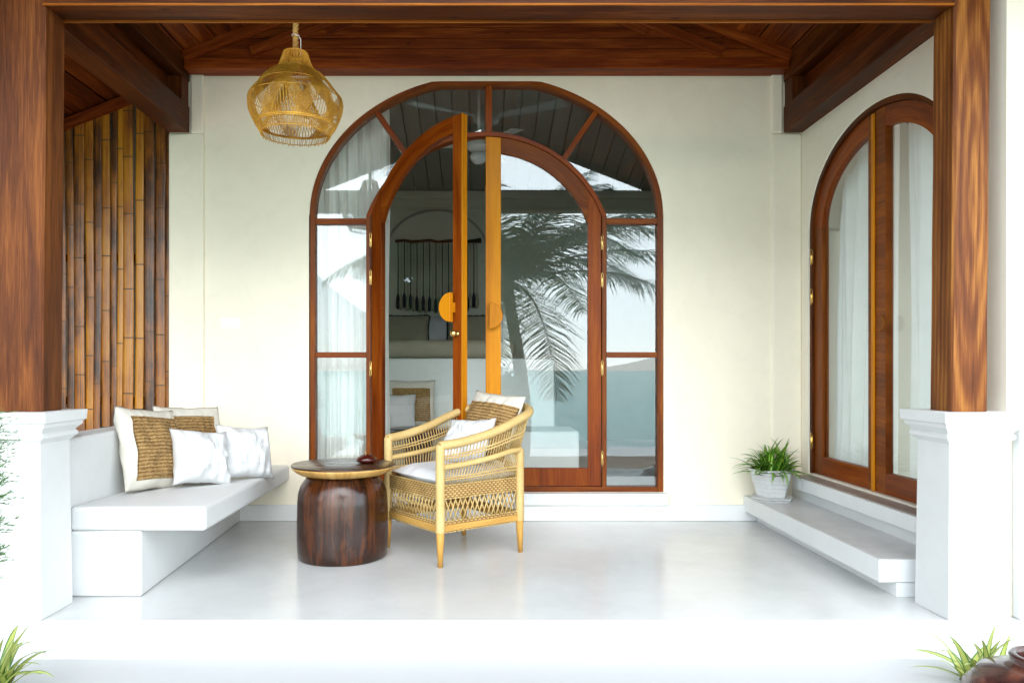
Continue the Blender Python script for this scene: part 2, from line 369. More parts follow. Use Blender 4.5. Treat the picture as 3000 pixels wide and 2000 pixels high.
def bamboo_mat():
    m, t, b = newmat('varnished_bamboo'); l = t.links.new
    uv = nd(t, 'ShaderNodeUVMap'); oi = nd(t, 'ShaderNodeObjectInfo'); sp = nd(t, 'ShaderNodeSeparateXYZ'); l(uv.outputs[0], sp.inputs[0])
    rz = nd(t, 'ShaderNodeMath', operation='MULTIPLY'); l(oi.outputs['Random'], rz.inputs[0]); rz.inputs[1].default_value = 53
    def comb(su, sv):
        a = nd(t, 'ShaderNodeMath', operation='MULTIPLY'); a.inputs[1].default_value = su; l(sp.outputs[0], a.inputs[0])
        c = nd(t, 'ShaderNodeMath', operation='MULTIPLY'); c.inputs[1].default_value = sv; l(sp.outputs[1], c.inputs[0])
        q = nd(t, 'ShaderNodeCombineXYZ'); l(a.outputs[0], q.inputs[0]); l(c.outputs[0], q.inputs[1]); l(rz.outputs[0], q.inputs[2]); return q
    fine = nd(t, 'ShaderNodeTexNoise', Scale=1.0, Detail=4.0); l(comb(2, 190).outputs[0], fine.inputs['Vector'])
    blot = nd(t, 'ShaderNodeTexNoise', Scale=1.0, Detail=5.0, Roughness=.6); l(comb(2.6, 9).outputs[0], blot.inputs['Vector'])
    add = nd(t, 'ShaderNodeMath', operation='ADD'); s1 = nd(t, 'ShaderNodeMath', operation='MULTIPLY'); s1.inputs[1].default_value = .40; l(fine.outputs[0], s1.inputs[0])
    s2 = nd(t, 'ShaderNodeMath', operation='MULTIPLY'); s2.inputs[1].default_value = .75; l(blot.outputs[0], s2.inputs[0]); l(s1.outputs[0], add.inputs[0]); l(s2.outputs[0], add.inputs[1])
    r2 = nd(t, 'ShaderNodeMath', operation='MULTIPLY_ADD'); l(oi.outputs['Random'], r2.inputs[0]); r2.inputs[1].default_value = .30; l(add.outputs[0], r2.inputs[2])
    r = ramp(t, [(.46, (.010, .005, .002)), (.57, (.075, .022, .003)), (.70, (.26, .080, .004)), (.86, (.44, .175, .009))]); l(r2.outputs[0], r.inputs[0])
    l(r.outputs[0], b.inputs['Base Color']); b.inputs['Roughness'].default_value = .32
    bp = nd(t, 'ShaderNodeBump', Strength=.3, Distance=.003); l(fine.outputs[0], bp.inputs['Height']); l(bp.outputs[0], b.inputs['Normal'])
    return m
M['bamboo'] = bamboo_mat(); M['node'] = fiber('bamboo_node', (.02, .010, .003), (.10, .045, .008), 9, 200, .5, .5)

def leaf_mat(name, edge, mid, w=.22, trans=.25, rough=.4):
    m, t, b = newmat(name); l = t.links.new
    uv = nd(t, 'ShaderNodeUVMap'); sp = nd(t, 'ShaderNodeSeparateXYZ'); l(uv.outputs[0], sp.inputs[0])
    a = nd(t, 'ShaderNodeMath', operation='SUBTRACT'); l(sp.outputs[1], a.inputs[0]); a.inputs[1].default_value = .5
    c = nd(t, 'ShaderNodeMath', operation='ABSOLUTE'); l(a.outputs[0], c.inputs[0])
    r = ramp(t, [(w * .7, mid), (w * 1.3, edge)]); l(c.outputs[0], r.inputs[0])
    oi = nd(t, 'ShaderNodeObjectInfo'); hs = nd(t, 'ShaderNodeHueSaturation'); l(r.outputs[0], hs.inputs['Color'])
    v = nd(t, 'ShaderNodeMath', operation='MULTIPLY_ADD'); l(oi.outputs['Random'], v.inputs[0]); v.inputs[1].default_value = .7; v.inputs[2].default_value = .65; l(v.outputs[0], hs.inputs['Value'])
    l(hs.outputs[0], b.inputs['Base Color']); b.inputs['Roughness'].default_value = rough
    tr = nd(t, 'ShaderNodeBsdfTranslucent'); l(hs.outputs[0], tr.inputs[0]); ms = nd(t, 'ShaderNodeMixShader'); ms.inputs[0].default_value = trans
    l(b.outputs[0], ms.inputs[1]); l(tr.outputs[0], ms.inputs[2]); l(ms.outputs[0], t.nodes['Material Output'].inputs[0])
    return m
M['leaf'] = leaf_mat('green_striped_leaf', (.04, .20, .012), (.42, .55, .07), .15)
M['leaf2'] = leaf_mat('yellow_variegated_leaf', (.04, .15, .02), (.46, .50, .14), .34)
M['fern'] = leaf_mat('feathery_needle_green', (.08, .20, .035), (.11, .25, .05), .3)
M['palm'] = leaf_mat('palm_leaflet_green', (.02, .062, .014), (.03, .09, .022), .3, .15)
M['bush'] = leaf_mat('broad_leaf_green', (.03, .07, .02), (.05, .10, .03), .3, .15)
M['bark'] = paint('palm_bark', (.20, .16, .12), .9, .3, .8, 9)

# ------------------------------------------------------------------ ground, sea
def grid(x0, x1, y0, y1, nx, ny, zf):
    mb = MB(); 
    for j in range(ny + 1):
        for i in range(nx + 1):
            x = x0 + (x1 - x0) * i / nx; y = y0 + (y1 - y0) * j / ny; mb.V((x, y, zf(x, y)))
    for j in range(ny):
        for i in range(nx):
            a = j * (nx + 1) + i; mb.Fc((a, a + 1, a + nx + 2, a + nx + 1), None, True)
    return mb
def sand_z(x, y):
    b = -.42 - max(0, (1.0 - y)) * .072
    if y < -8: b -= (-8 - y) * .12
    if y > 1: b = -.42
    n = mnoise.noise(Vec((x * .8, y * .8, 0))) * .05 if y < .5 else 0
    return b + n
m, t, b = newmat('beach_sand'); l = t.links.new
tcn = nd(t, 'ShaderNodeTexCoord'); n = nd(t, 'ShaderNodeTexNoise', Scale=1.2, Detail=8.0); l(tcn.outputs['Object'], n.inputs['Vector'])
r = ramp(t, [(.35, (.32, .20, .12)), (.7, (.50, .34, .22))]); l(n.outputs[0], r.inputs[0]); l(r.outputs[0], b.inputs['Base Color']); b.inputs['Roughness'].default_value = .9
bp = nd(t, 'ShaderNodeBump', Strength=.6, Distance=.05); l(n.outputs[0], bp.inputs['Height']); l(bp.outputs[0], b.inputs['Normal'])
tag(obj('sand', grid(-60, 60, -14, 30, 120, 60, sand_z), m, recalc=False), kind='structure')
m, t, b = newmat('teal_sea_water'); l = t.links.new
tcn = nd(t, 'ShaderNodeTexCoord'); mpn = nd(t, 'ShaderNodeMapping', Scale=(.25, 1.1, 1)); l(tcn.outputs['Object'], mpn.inputs[0])
n = nd(t, 'ShaderNodeTexNoise', Scale=1.4, Detail=8.0); l(mpn.outputs[0], n.inputs['Vector'])
sp = nd(t, 'ShaderNodeSeparateXYZ'); l(tcn.outputs['Object'], sp.inputs[0])
r = ramp(t, [(.35, (.02, .30, .27)), (.65, (.07, .46, .40))]); l(n.outputs[0], r.inputs[0])
ge = nd(t, 'ShaderNodeNewGeometry'); sg = nd(t, 'ShaderNodeSeparateXYZ'); l(ge.outputs['Position'], sg.inputs[0])
mr = nd(t, 'ShaderNodeMapRange'); mr.inputs[1].default_value = -13; mr.inputs[2].default_value = -9.0; l(sg.outputs[1], mr.inputs[0])
fo = nd(t, 'ShaderNodeMath', operation='MULTIPLY'); l(mr.outputs[0], fo.inputs[0])
fr = ramp(t, [(.42, (0, 0, 0)), (.58, (1, 1, 1))]); l(n.outputs[0], fr.inputs[0]); l(fr.outputs[0], fo.inputs[1])
mxx = nd(t, 'ShaderNodeMix', data_type='RGBA'); l(fo.outputs[0], mxx.inputs[0]); l(r.outputs[0], mxx.inputs[6]); mxx.inputs[7].default_value = (.7, .74, .72, 1)
l(mxx.outputs[2], b.inputs['Base Color']); b.inputs['Roughness'].default_value = .3; b.inputs['Specular IOR Level'].default_value = .3
bp = nd(t, 'ShaderNodeBump', Strength=.8, Distance=.35); l(n.outputs[0], bp.inputs['Height']); l(bp.outputs[0], b.inputs['Normal'])
sea = MB(); a = [sea.V(p) for p in ((-4000, -4500, -1.0), (4000, -4500, -1.0), (4000, -9, -1.0), (-4000, -9, -1.0))]; sea.Fc(a)
tag(obj('sea', sea, m, recalc=False), kind='structure')
gm = paint('pale_paving', (.55, .56, .54), .8, .15, .5, 3)
g = MB(); g.box(-6, 6, -.2, 2.86, -.55, -.34)
tag(obj('pavement', g, gm), kind='structure')

# ------------------------------------------------------------------ patio floor and steps
XW = 2.09                                      # face of the side wall
g = MB(); g.box(-1.95, XW + .25, YF, YB + .1, -.5, 0)
tag(obj('floor', g, M['floor'], bev=.012, seg=3), kind='structure')
g = MB(); g.box(-2.2, 1.80, 2.10, YF - .003, -.5, -.145)
tag(obj('lower_step', g, M['front'], bev=.012, seg=3), 'wide white plaster step below the patio floor edge', 'step')
yf = 3.16
t_ = thing('side_step', 'long white step with recessed base along the side wall under the potted plant', 'step', (1.9, 3.9, 0))
g = MB(); g.box(1.722, XW, yf, YB, .062, .165); obj('tread', g, M['step_top'], t_, bev=.006)
g = MB(); g.box(1.718, 1.7225, yf - .003, YB - .002, .066, .162); g.box(1.7225, 1.90, yf - .003, yf, .066, .162); obj('nosing', g, M['white2'], t_)
g = MB(); g.box(1.795, XW, yf + .001, YB, .001, .0615); obj('riser', g, M['white2'], t_)
t_ = thing('door_step', 'upper white sill step with grey pink top under the curtained side door', 'step', (2.03, 3.9, .16))
g = MB(); g.box(1.972, XW + .02, 2.92, 4.63, .238, .312); obj('slab', g, M['white2'], t_, bev=.004)
g = MB(); g.box(1.985, XW + .02, 2.92, 4.628, .3125, .318); obj('sill_top', g, M['sill'], t_)
g = MB(); g.box(2.028, XW + .02, 2.92, YB, .1655, .2375); obj('riser', g, M['white2'], t_)

# ------------------------------------------------------------------ walls
def arch_pts(c, zs, a, b, n=48, clip=None, a0=0, a1=180):
    out = []
    for i in range(n + 1):
        th = RAD(a0 + (a1 - a0) * i / n); z = zs + b * sin(th)
        if clip: z = min(z, clip)
        out.append((c + a * cos(th), z))
    return out
def wall_arch(mb, s0, s1, z0, z1, c, hw, zb, arch, mp3, t0, t1):
    """wall in the (s,z) plane with an arched opening; arch runs from s=c+hw to s=c-hw"""
    def rect(a, b, lo, hi):
        mb.prism([(a, lo), (b, lo), (b, hi), (a, hi)], mp3, t0, t1)
    rect(s0, c - hw, z0, z1); rect(c + hw, s1, z0, z1); rect(c - hw, c + hw, z0, zb)
    top = [(p[0], z1) for p in arch]; mb.band(arch, top, mp3, t0, t1, True)
    return mb
mp_b = lambda s, z, t: (s, t, z)               # back wall plane: t = Y
mp_s = lambda s, z, t: (t, s, z)               # side wall plane: t = X
CX = .0444; ZS = 1.984; ZB = .184; A, B_ = 1.154, .92; CLIP = 2.862
oa = arch_pts(CX, ZS, A, B_, 60, CLIP)
oa_wall = [(CX + A, ZB)] + oa + [(CX - A, ZB)]
t_ = thing('back_wall', 'cream plastered back wall with the large arched glass doorway', 'wall', (CX, YB, 0))
g = MB(); wall_arch(g, -2.018, XW + .25, 0, 3.0, CX, A, ZB, oa, mp_b, YB, YB + .16)
g.prism([(CX - A - .0, ZB), (CX - A, ZS), (CX - A - .001, ZS), (CX - A - .001, ZB)], mp_b, YB, YB + .16)
obj('plaster', g, M['wall'], t_)
g = MB(); g.box(-2.018, -1.79, YB - .02, YB + .01, 0, 2.513); g.box(-1.876, -1.79, YB - .02, YB + .01, 2.513, 2.9); obj('pilaster', g, M['wall'], t_, bev=.012, seg=3)
g = MB(); g.box(1.895, XW, YB - .02, YB + .01, 0, 2.513); g.box(1.895, 1.968, YB - .02, YB + .01, 2.513, 2.9); obj('pilaster', g, M['wall'], t_, bev=.012, seg=3)
g = MB(); g.box(-1.555, CX - 1.0, YB - .028, YB, .001, .105); g.box(CX - .6, 1.716, YB - .028, YB, .001, .105); g.box(CX - 1.0, CX - .6, YB - .028, YB, .001, .105)
g = MB(); g.box(-1.557, 1.793, YB - .028, YB, .001, .105); obj('baseboard', g, M['white2'], t_, bev=.004)
g = MB(); g.box(CX - A - .03, CX + A + .02, YB - .05, YB + .1, .1055, ZB - .001); obj('sill', g, M['white2'], t_, bev=.006)

sc, sa, sb, ssp, szb = 3.93, .735, .53, 1.862, .327      # side door arch
sarch = arch_pts(sc, ssp, sa, sb, 48)
t_ = thing('side_wall', 'pale plastered side wall with the curtained arched door, beside the right post', 'wall', (XW + .1, 3.9, 0))
g = MB(); wall_arch(g, 2.91, YB + .16, .001, 3.4, sc, sa, szb, sarch, mp_s, XW, XW + .2); obj('plaster', g, M['wallr'], t_)
g = MB(); g.box(XW + .2005, 5.5, 2.91, 3.05, -.4, 3.2); g.box(XW, XW + .2, 2.8, 2.909, .76, 3.2) if False else None; obj('front_face', g, M['white'], t_)
g = MB(); g.box(XW + .02, XW + .2, 2.86, 2.909, .0, .76); g.box(XW + .03, 5.4, 2.85, 2.909, .225, .318); obj('ledge', g, M['white2'], t_, bev=.008)

# ------------------------------------------------------------------ bench, parapet
t_ = thing('plaster_bench', 'built-in white plaster bench carrying the pillows on the left side', 'bench', (-1.5, 3.9, 0))
def hexp(mb, lf, rf, lb, rb, z0, z1, y0, y1, zb0=None, zb1=None):
    zb0 = z0 if zb0 is None else zb0; zb1 = z1 if zb1 is None else zb1
    mb.hexa([(lf, y0, z0), (rf, y0, z0), (rb, y1, zb0), (lb, y1, zb0), (lf, y0, z1), (rf, y0, z1), (rb, y1, zb1), (lb, y1, zb1)]); return mb
g = hexp(MB(), -1.765, -1.180, -1.765, -1.236, .284, .388, yf, YB - .001, .262, .362); obj('seat', g, M['white'], t_, bev=.016, seg=3)
g = hexp(MB(), -1.765, -1.458, -1.765, -1.552, .001, .283, yf + .001, YB - .001, .001, .261); obj('support', g, M['white'], t_, bev=.01, seg=3)
g = MB(); g.box(-1.935, -1.7655, 3.088, YB - .021, 0, .684)
tag(obj('parapet', g, M['white'], bev=.015, seg=3), 'low white parapet wall behind the bench, in front of the bamboo', 'wall')

# ------------------------------------------------------------------ pedestals and posts
def pedestal(label, xl, xr, flip=1):
    xm = (xl + xr) / 2; hw = (xr - xl) / 2; ym = (YF + 3.085) / 2; hy = (3.085 - YF) / 2
    t_ = thing('pedestal', label, 'pedestal', (xm, ym, 0), group='white pedestals under the wooden posts')
    g = MB(); bq = hw; 
    g.hexa([(xm - bq, ym - hy, .0), (xm + bq, ym - hy, 0), (xm + bq, ym + hy, 0), (xm - bq, ym + hy, 0)] +
           [(xm - bq * .93, ym - hy * .93, .70), (xm + bq * .93, ym - hy * .93, .70), (xm + bq * .93, ym + hy * .93, .70), (xm - bq * .93, ym + hy * .93, .70)])
    obj('shaft', g, M['white'], t_, bev=.004)
    prof = [(.0, .688), (.012, .70), (.022, .71), (.022, .722), (.014, .73), (.024, .742), (.034, .752), (.036, .765), (.046, .772), (.048, .812)]
    g = MB(); prev = None
    for d, z in prof:
        r = [g.V((xm + sx * (hw * .93 + d * sx2), ym + sy * (hy * .93 + d), z)) for sx, sy, sx2 in ((-1, -1, 1), (1, -1, 1), (1, 1, 1), (-1, 1, 1))]
        if prev:
            for k in range(4): g.Fc((prev[k], prev[(k + 1) % 4], r[(k + 1) % 4], r[k]))
        else: g.Fc(r[::-1])
        prev = r
    g.Fc(prev); obj('cap', g, M['white'], t_)
    return t_
pedestal('white moulded pedestal under the left post, beside the bench', -1.945, -1.709)
pedestal('white moulded pedestal under the right post, beside the side step', 1.828, 2.066)
def post(label, x0, x1, m, lean):
    t_ = thing('post', label, 'post', ((x0 + x1) / 2, 2.97, .813), group='wooden posts holding the front beam')
    g = MB(); xs = [x0, x1]; c = .010
    def ring(z, dx, c):
        y0, y1 = 2.90, 3.04
        return [(x0 + c + dx, y0, z), (x1 - c + dx, y0, z), (x1 + dx, y0 + c, z), (x1 + dx, y1 - c, z), (x1 - c + dx, y1, z), (x0 + c + dx, y1, z), (x0 + dx, y1 - c, z), (x0 + dx, y0 + c, z)]
    zs = [(.813, .006), (.95, .006), (1.2, .008), (1.5, .006), (1.8, .009), (2.1, .006), (2.60, .006)]
    pr = None
    for z, c in zs:
        r = [g.V(p) for p in ring(z, lean * (z - .813) / 1.6, c)]
        if pr:
            per = 0
            for k in range(8):
                j = (k + 1) % 8; d = .144 if k % 2 == 0 else .01
                g.Fc((pr[k], pr[j], r[j], r[k]), [(pz, per), (pz, per + d), (z, per + d), (z, per)]); per += d
        pr = r; pz = z
    g.Fc(pr); obj('timber', g, m, t_)
    return t_
post('reddish brown square wooden post at the left, beside the bamboo screen', -1.95, -1.728, M['post2'], .012)
post('square wooden post with bold wavy grain at the right, in front of the side door', 1.864, 2.008, M['post'], .014)

# ------------------------------------------------------------------ roof timbers
XL, XR = -1.878, 1.969; XM = .046; SL = .39; ZE = 2.99
t_ = thing('front_beam', 'long wooden beam across the top of the patio between the posts', 'beam', (XM, 2.97, 2.41))
g = MB(); g.box(-1.726, 1.875, 2.903, 3.028, 2.418, 2.60); obj('timber', g, M['beam'], t_, bev=.004)
g = MB(); g.box(-1.726, 1.875, 2.893, 2.9025, 2.414, 2.4235); obj('front_lit_edge', g, M['lit_edge_handle'], t_, bev=.003)  # light on the beam's lower front, painted as an orange strip
g = MB(); g.box(-1.726, 1.868, 3.0285, 3.038, 2.410, 2.430); obj('rear_lit_edge', g, M['lit_edge_handle'], t_, bev=.003)  # lit edge behind the beam, painted as an orange strip
for side, xo, xi in (('left', -2.018, XL), ('right', XW + .008, XR)):
    lab = {'left': 'lower dark wooden side beam running back above the bamboo screen', 'right': 'lower dark wooden side beam running back above the side door'}[side]
    g = MB(); g.box(min(xo, xi), max(xo, xi), 3.03, YB - .022, 2.515, 2.68)
    tag(obj('side_beam', g, M['beam'], bev=.005), lab, 'beam', 'wooden side beams of the patio roof')
    lab = {'left': 'upper dark wooden beam over the left side beam', 'right': 'upper dark wooden beam over the right side beam'}[side]
    s = 1 if side == 'left' else -1
    g = MB(); g.box(min(xi, xi - s * .09), max(xi, xi - s * .09), 2.78, YB - .022, 2.84, 3.0)
    tag(obj('wall_plate', g, M['beam'], bev=.004), lab, 'beam', 'upper side beams of the patio roof')
    g = MB(); g.box(min(xi - s * .10, xi - s * .12), max(xi - s * .10, xi - s * .12), 2.8, YB - .025, 2.681, 3.06)
    tag(obj('infill_board', g, M['ceil']), 'shadowed board closing the gap between the ' + side + ' side beams', 'board')
    g = MB(); g.box(min(xi - s * .004, xi - s * .14), max(xi - s * .004, xi - s * .14), YB - .14, YB - .03, 2.681, 2.839)
    tag(obj('short_post', g, M['beam'], bev=.004), 'stub of timber between the ' + side + ' side beams at the back wall', 'timber')

def zc(x): return ZE + SL * (x - XL) if x < XM else ZE + SL * (XR + (XM - XL) - (XR - XM) - x + 0) if False else ZE + SL * (XM - XL) - SL * abs(x - XM)
roof = thing('roof', 'dark red plank ceiling of the gabled patio roof', 'roof', (XM, 3.9, zc(XM)))
ang = math.atan(SL); pw = .108; Y0, Y1 = 1.55, 5.0
mb = MB(); mb.box(-.0515, .0515, Y0 - 3.9, Y1 - 3.9, 0, .018)
proto = obj('plank', mb, M['ceil'], roof, local=True, bev=.004)
first = True
for sgn in (-1, 1):
    for i in range(36):
        d = (i + .5) * pw; loc = Vec((sgn * d * cos(ang), 0, -d * sin(ang) - .004 * (i % 2)))
        rot = (0, sgn * ang, 0)
        if first: proto.location = loc; proto.rotation_euler = rot; first = False
        else: clone(proto, roof, loc, rot)
for sgn in (-1, 1):
    e = 36 * pw
    g = MB(); x1 = sgn * e * cos(ang)
    c = [(0, Y0 - 3.9, .03), (x1, Y0 - 3.9, .03 - e * sin(ang)), (x1, Y1 - 3.9, .03 - e * sin(ang)), (0, Y1 - 3.9, .03)]
    g.hexa(c + [(p[0], p[1], p[2] + .08) for p in c]); obj('covering', g, M['beam'], roof, local=True)
    g = MB(); g.beam((XM, Y0 - .02, zc(XM) - .0), (XM + x1, Y0 - .02, zc(XM + x1) - .0), .03, .16, (0, 0, 1)); obj('barge_board', g, M['beam'], roof)
# back gable
t_ = thing('back_gable', 'red brown tie beam and horizontal gable boards above the arched doorway', 'gable', (XM, 4.7, 2.89))
g = MB(); g.box(XL + .002, XR - .002, 4.655, YB + .02, 2.89, 2.957); obj('tie_beam', g, M['tie'], t_, bev=.004)
zt = 2.958; hs = [.066, .067, .066, .067, .067, .067, .067, .067, .067, .067, .067]
for i, hh in enumerate(hs):
    x0 = XL + (zt + hh * .5 - ZE) / SL + .02; x0 = max(x0, XL + .004)
    g = MB(); g.box(x0, 2 * XM - x0, 4.668 + .004 * (i % 2), 4.69, zt, zt + hh - .004); obj('board', g, M['tie'], t_, bev=.003); zt += hh
for s in (-1, 1):
    for k, (off, yy, th) in enumerate(((0.0, 4.62, .085), (.10, 4.635, .06))):
        xa = XM + s * (XM - XL); xb = XM
        za = ZE - .02 - off; zb_ = ZE - .02 - off + SL * (XM - XL)
        if off: xa = XM + s * ((XM - XL) - (off + .02) / SL - .12); za = 2.965 + .03; zb_ = za + SL * (abs(xa - XM))
        g = MB(); g.beam((xa, yy + .02, za), (xb, yy + .02, zb_), .032, th, (0, 0, 1)); obj('rafter', g, M['tie'], t_, bev=.003)
    xa = XM + s * 1.02; g = MB(); g.beam((xa, 4.655, 3.13), (XM + s * .5, 4.655, 3.13 + SL * .55), .02, .07); obj('brace', g, M['tie'], t_, bev=.003)

# ------------------------------------------------------------------ bamboo screen
scr = thing('bamboo_screen', 'weathered golden brown split bamboo screen behind the left parapet', 'screen', (-2.5, 4.86, 0))
x = -2.02; n = 0
while x > -3.3:
    wd = random.choice([.044, .052, .060, .072]) if n else .06
    top = zc(x - wd / 2) - .03 + random.uniform(-.05, .02)
    g = MB(); g.mi = {}; z = .25; zn = z + random.uniform(.05, .4); cuts = [(z, 1.0)]
    while zn < top - .05:
        cuts += [(zn - .012, 1.0), (zn - .004, 1.05), (zn, 1.11), (zn + .004, 1.05), (zn + .012, 1.0)]; zn += random.uniform(.28, .5)
    cuts.append((top, 1.0)); jit = random.uniform(-.006, .006); ln_ = random.uniform(-.006, .006); ph = random.random() * 6
    rows = []
    for (z, k) in cuts:
        row = []
        for a in range(7):
            th = pi * a / 6; xx = x - wd / 2 + (wd / 2 - .0001 - .0012 * (sin(z * 2 + ph) + 1) * .5) * cos(th) + ln_ * (z - 1.4) + .003 * sin(z * 3.1 + ph)
            row.append(g.V((xx, 4.862 + jit - .0045 * k * sin(th) ** .6, z)))
        rows.append(row)
    for i in range(len(rows) - 1):
        for a in range(6):
            u0, u1 = cuts[i][0], cuts[i + 1][0]
            g.mi[len(g.f)] = 1 if u1 - u0 < .0085 and cuts[i][1] + cuts[i + 1][1] > 2.1 else 0; g.Fc((rows[i][a], rows[i][a + 1], rows[i + 1][a + 1], rows[i + 1][a]), [(u0, a / 6 * wd), (u0, (a + 1) / 6 * wd), (u1, (a + 1) / 6 * wd), (u1, a / 6 * wd)], True)
        g.Fc((rows[i][0], rows[i + 1][0], rows[i + 1][6], rows[i][6]))
    o = obj('culm', g, (M['bamboo'], M['node']), scr, recalc=False)
    for k_, v_ in g.mi.items():
        if v_: o.data.polygons[k_].material_index = 1
    x -= wd + random.choice([.0, -.002, -.003, .001, .004]); n += 1
g = MB(); g.beam((-1.99, 4.84, zc(-1.99) - .06), (-3.3, 4.84, zc(-3.3) - .06), .035, .06); obj('top_rail', g, M['tie'], scr)
g = MB(); g.box(-3.3, -2.0, 4.885, 4.905, .75, .80); obj('batten', g, M['beam'], scr); g = MB(); g.box(-3.3, -2.0, 4.885, 4.905, 1.7, 1.75); obj('batten', g, M['beam'], scr)

# ------------------------------------------------------------------ main arched doorway
R_IN, ZC_IN = .8357, ZS - .285
YD0, YD1 = YB + .012, YB + .092                   # frame depth
dw = thing('arched_doorway', 'large arched wooden door frame with glass sidelights and fanlight', 'door', (CX, YB + .05, ZB))
th_ = .036
ob = [(CX + A, ZB)] + arch_pts(CX, ZS, A, B_, 60, CLIP) + [(CX - A, ZB)]
ib = [(CX + A - th_, ZB)] + arch_pts(CX, ZS, A - th_, B_ - th_, 60, CLIP - th_ * .8) + [(CX - A + th_, ZB)]
g = MB(); g.band(ob, ib, mp_b, YD0, YD1); obj('outer_frame', g, M['door2'], dw, bev=.003)
def phi(th):      # angle on the inner arch that faces angle th on the outer one
    f = lambda q: 19.9 + q / 50.2 * 32.6 if q < 50.2 else 52.5 + (q - 50.2) / 39.8 * 37.5
    return f(th) if th <= 90 else 180 - f(180 - th)
def inpt(th, r): p = RAD(phi(th)); return (CX + r * cos(p), ZC_IN + r * sin(p))
ti = .03
ts = [i * 3 for i in range(61)]
g = MB(); g.band([inpt(q, R_IN) for q in ts], [inpt(q, R_IN - ti) for q in ts], mp_b, YD0 + .002, YD1); obj('inner_arch', g, M['door'], dw, bev=.003)
xj = R_IN * cos(RAD(19.9))
for s in (-1, 1):
    xo_, xi_ = CX + s * xj, CX + s * (xj - ti)
    g = MB(); g.box(min(xo_, xi_), max(xo_, xi_), YD0 + .002, YD1, ZB + .0, ZS); obj('jamb', g, M['door2'], dw, bev=.003)
    x0, x1 = sorted((CX + s * (A - th_), xo_))
    for z0, z1 in ((bz(655), bz(638)), (bz(1047), bz(1031))):
        g = MB(); g.box(x0, x1, YD0 + .004, YD1 - .01, z0, z1); obj('glazing_bar', g, M['door'] if s < 0 else M['door2'], dw, bev=.003)
g = MB(); g.box(CX - A + th_, CX + A - th_, YD0 + .001, YD1, ZB, ZB + .033); obj('bottom_rail', g, M['door2'], dw, bev=.003)
g = MB(); g.box(.0379, .0815, YD0 + .003, YD1 - .01, ZC_IN + R_IN - .004, CLIP - th_ * .8); obj('glazing_bar', g, M['door'], dw, bev=.003)
for s in (-1, 1):
    th = 50.2 if s > 0 else 129.8; p0 = inpt(th, R_IN - .004); o_ = (CX + (A - th_) * cos(RAD(th)), ZS + (B_ - th_) * sin(RAD(th)))
    g = MB(); g.beam((p0[0], (YD0 + YD1) / 2 - .005, p0[1]), (o_[0], (YD0 + YD1) / 2 - .005, o_[1]), .065, .036, (0, 1, 0)) if False else g.beam((p0[0], YD0 + .035, p0[1]), (o_[0], YD0 + .035, o_[1]), .036, .06, (0, 1, 0))
    obj('glazing_bar', g, M['door'], dw, bev=.003)
yp = YD0 + .032
def pane_band(t0, t1):
    q = [t0 + (t1 - t0) * i / 14 for i in range(15)]
    o_ = [(CX + (A - th_) * cos(RAD(a)), min(ZS + (B_ - th_) * sin(RAD(a)), CLIP - .028)) for a in q]
    g = MB(); g.band(o_, [inpt(a, R_IN) for a in q], mp_b, yp, yp + .005); obj('pane', g, M['glass'], dw)
for a, b_ in ((2, 49), (51, 89), (91, 129), (131, 178)): pane_band(a, b_)
for s in (-1, 1):
    x0, x1 = sorted((CX + s * (A - th_), CX + s * xj))
    for z0, z1 in ((ZB + .033, bz(1047)), (bz(1031), bz(655)), (bz(638), ZS + .02)):
        g = MB(); g.box(x0, x1, yp, yp + .005, z0, z1); obj('pane', g, M['glass'], dw)
def half_disc(cx_, cz, r, s, y0, y1, mp3=mp_b):
    pts = [(cx_ + s * r * cos(RAD(a)), cz + r * sin(RAD(a))) for a in range(-90, 91, 10)]
    return MB().prism(pts, mp3, y0, y1)
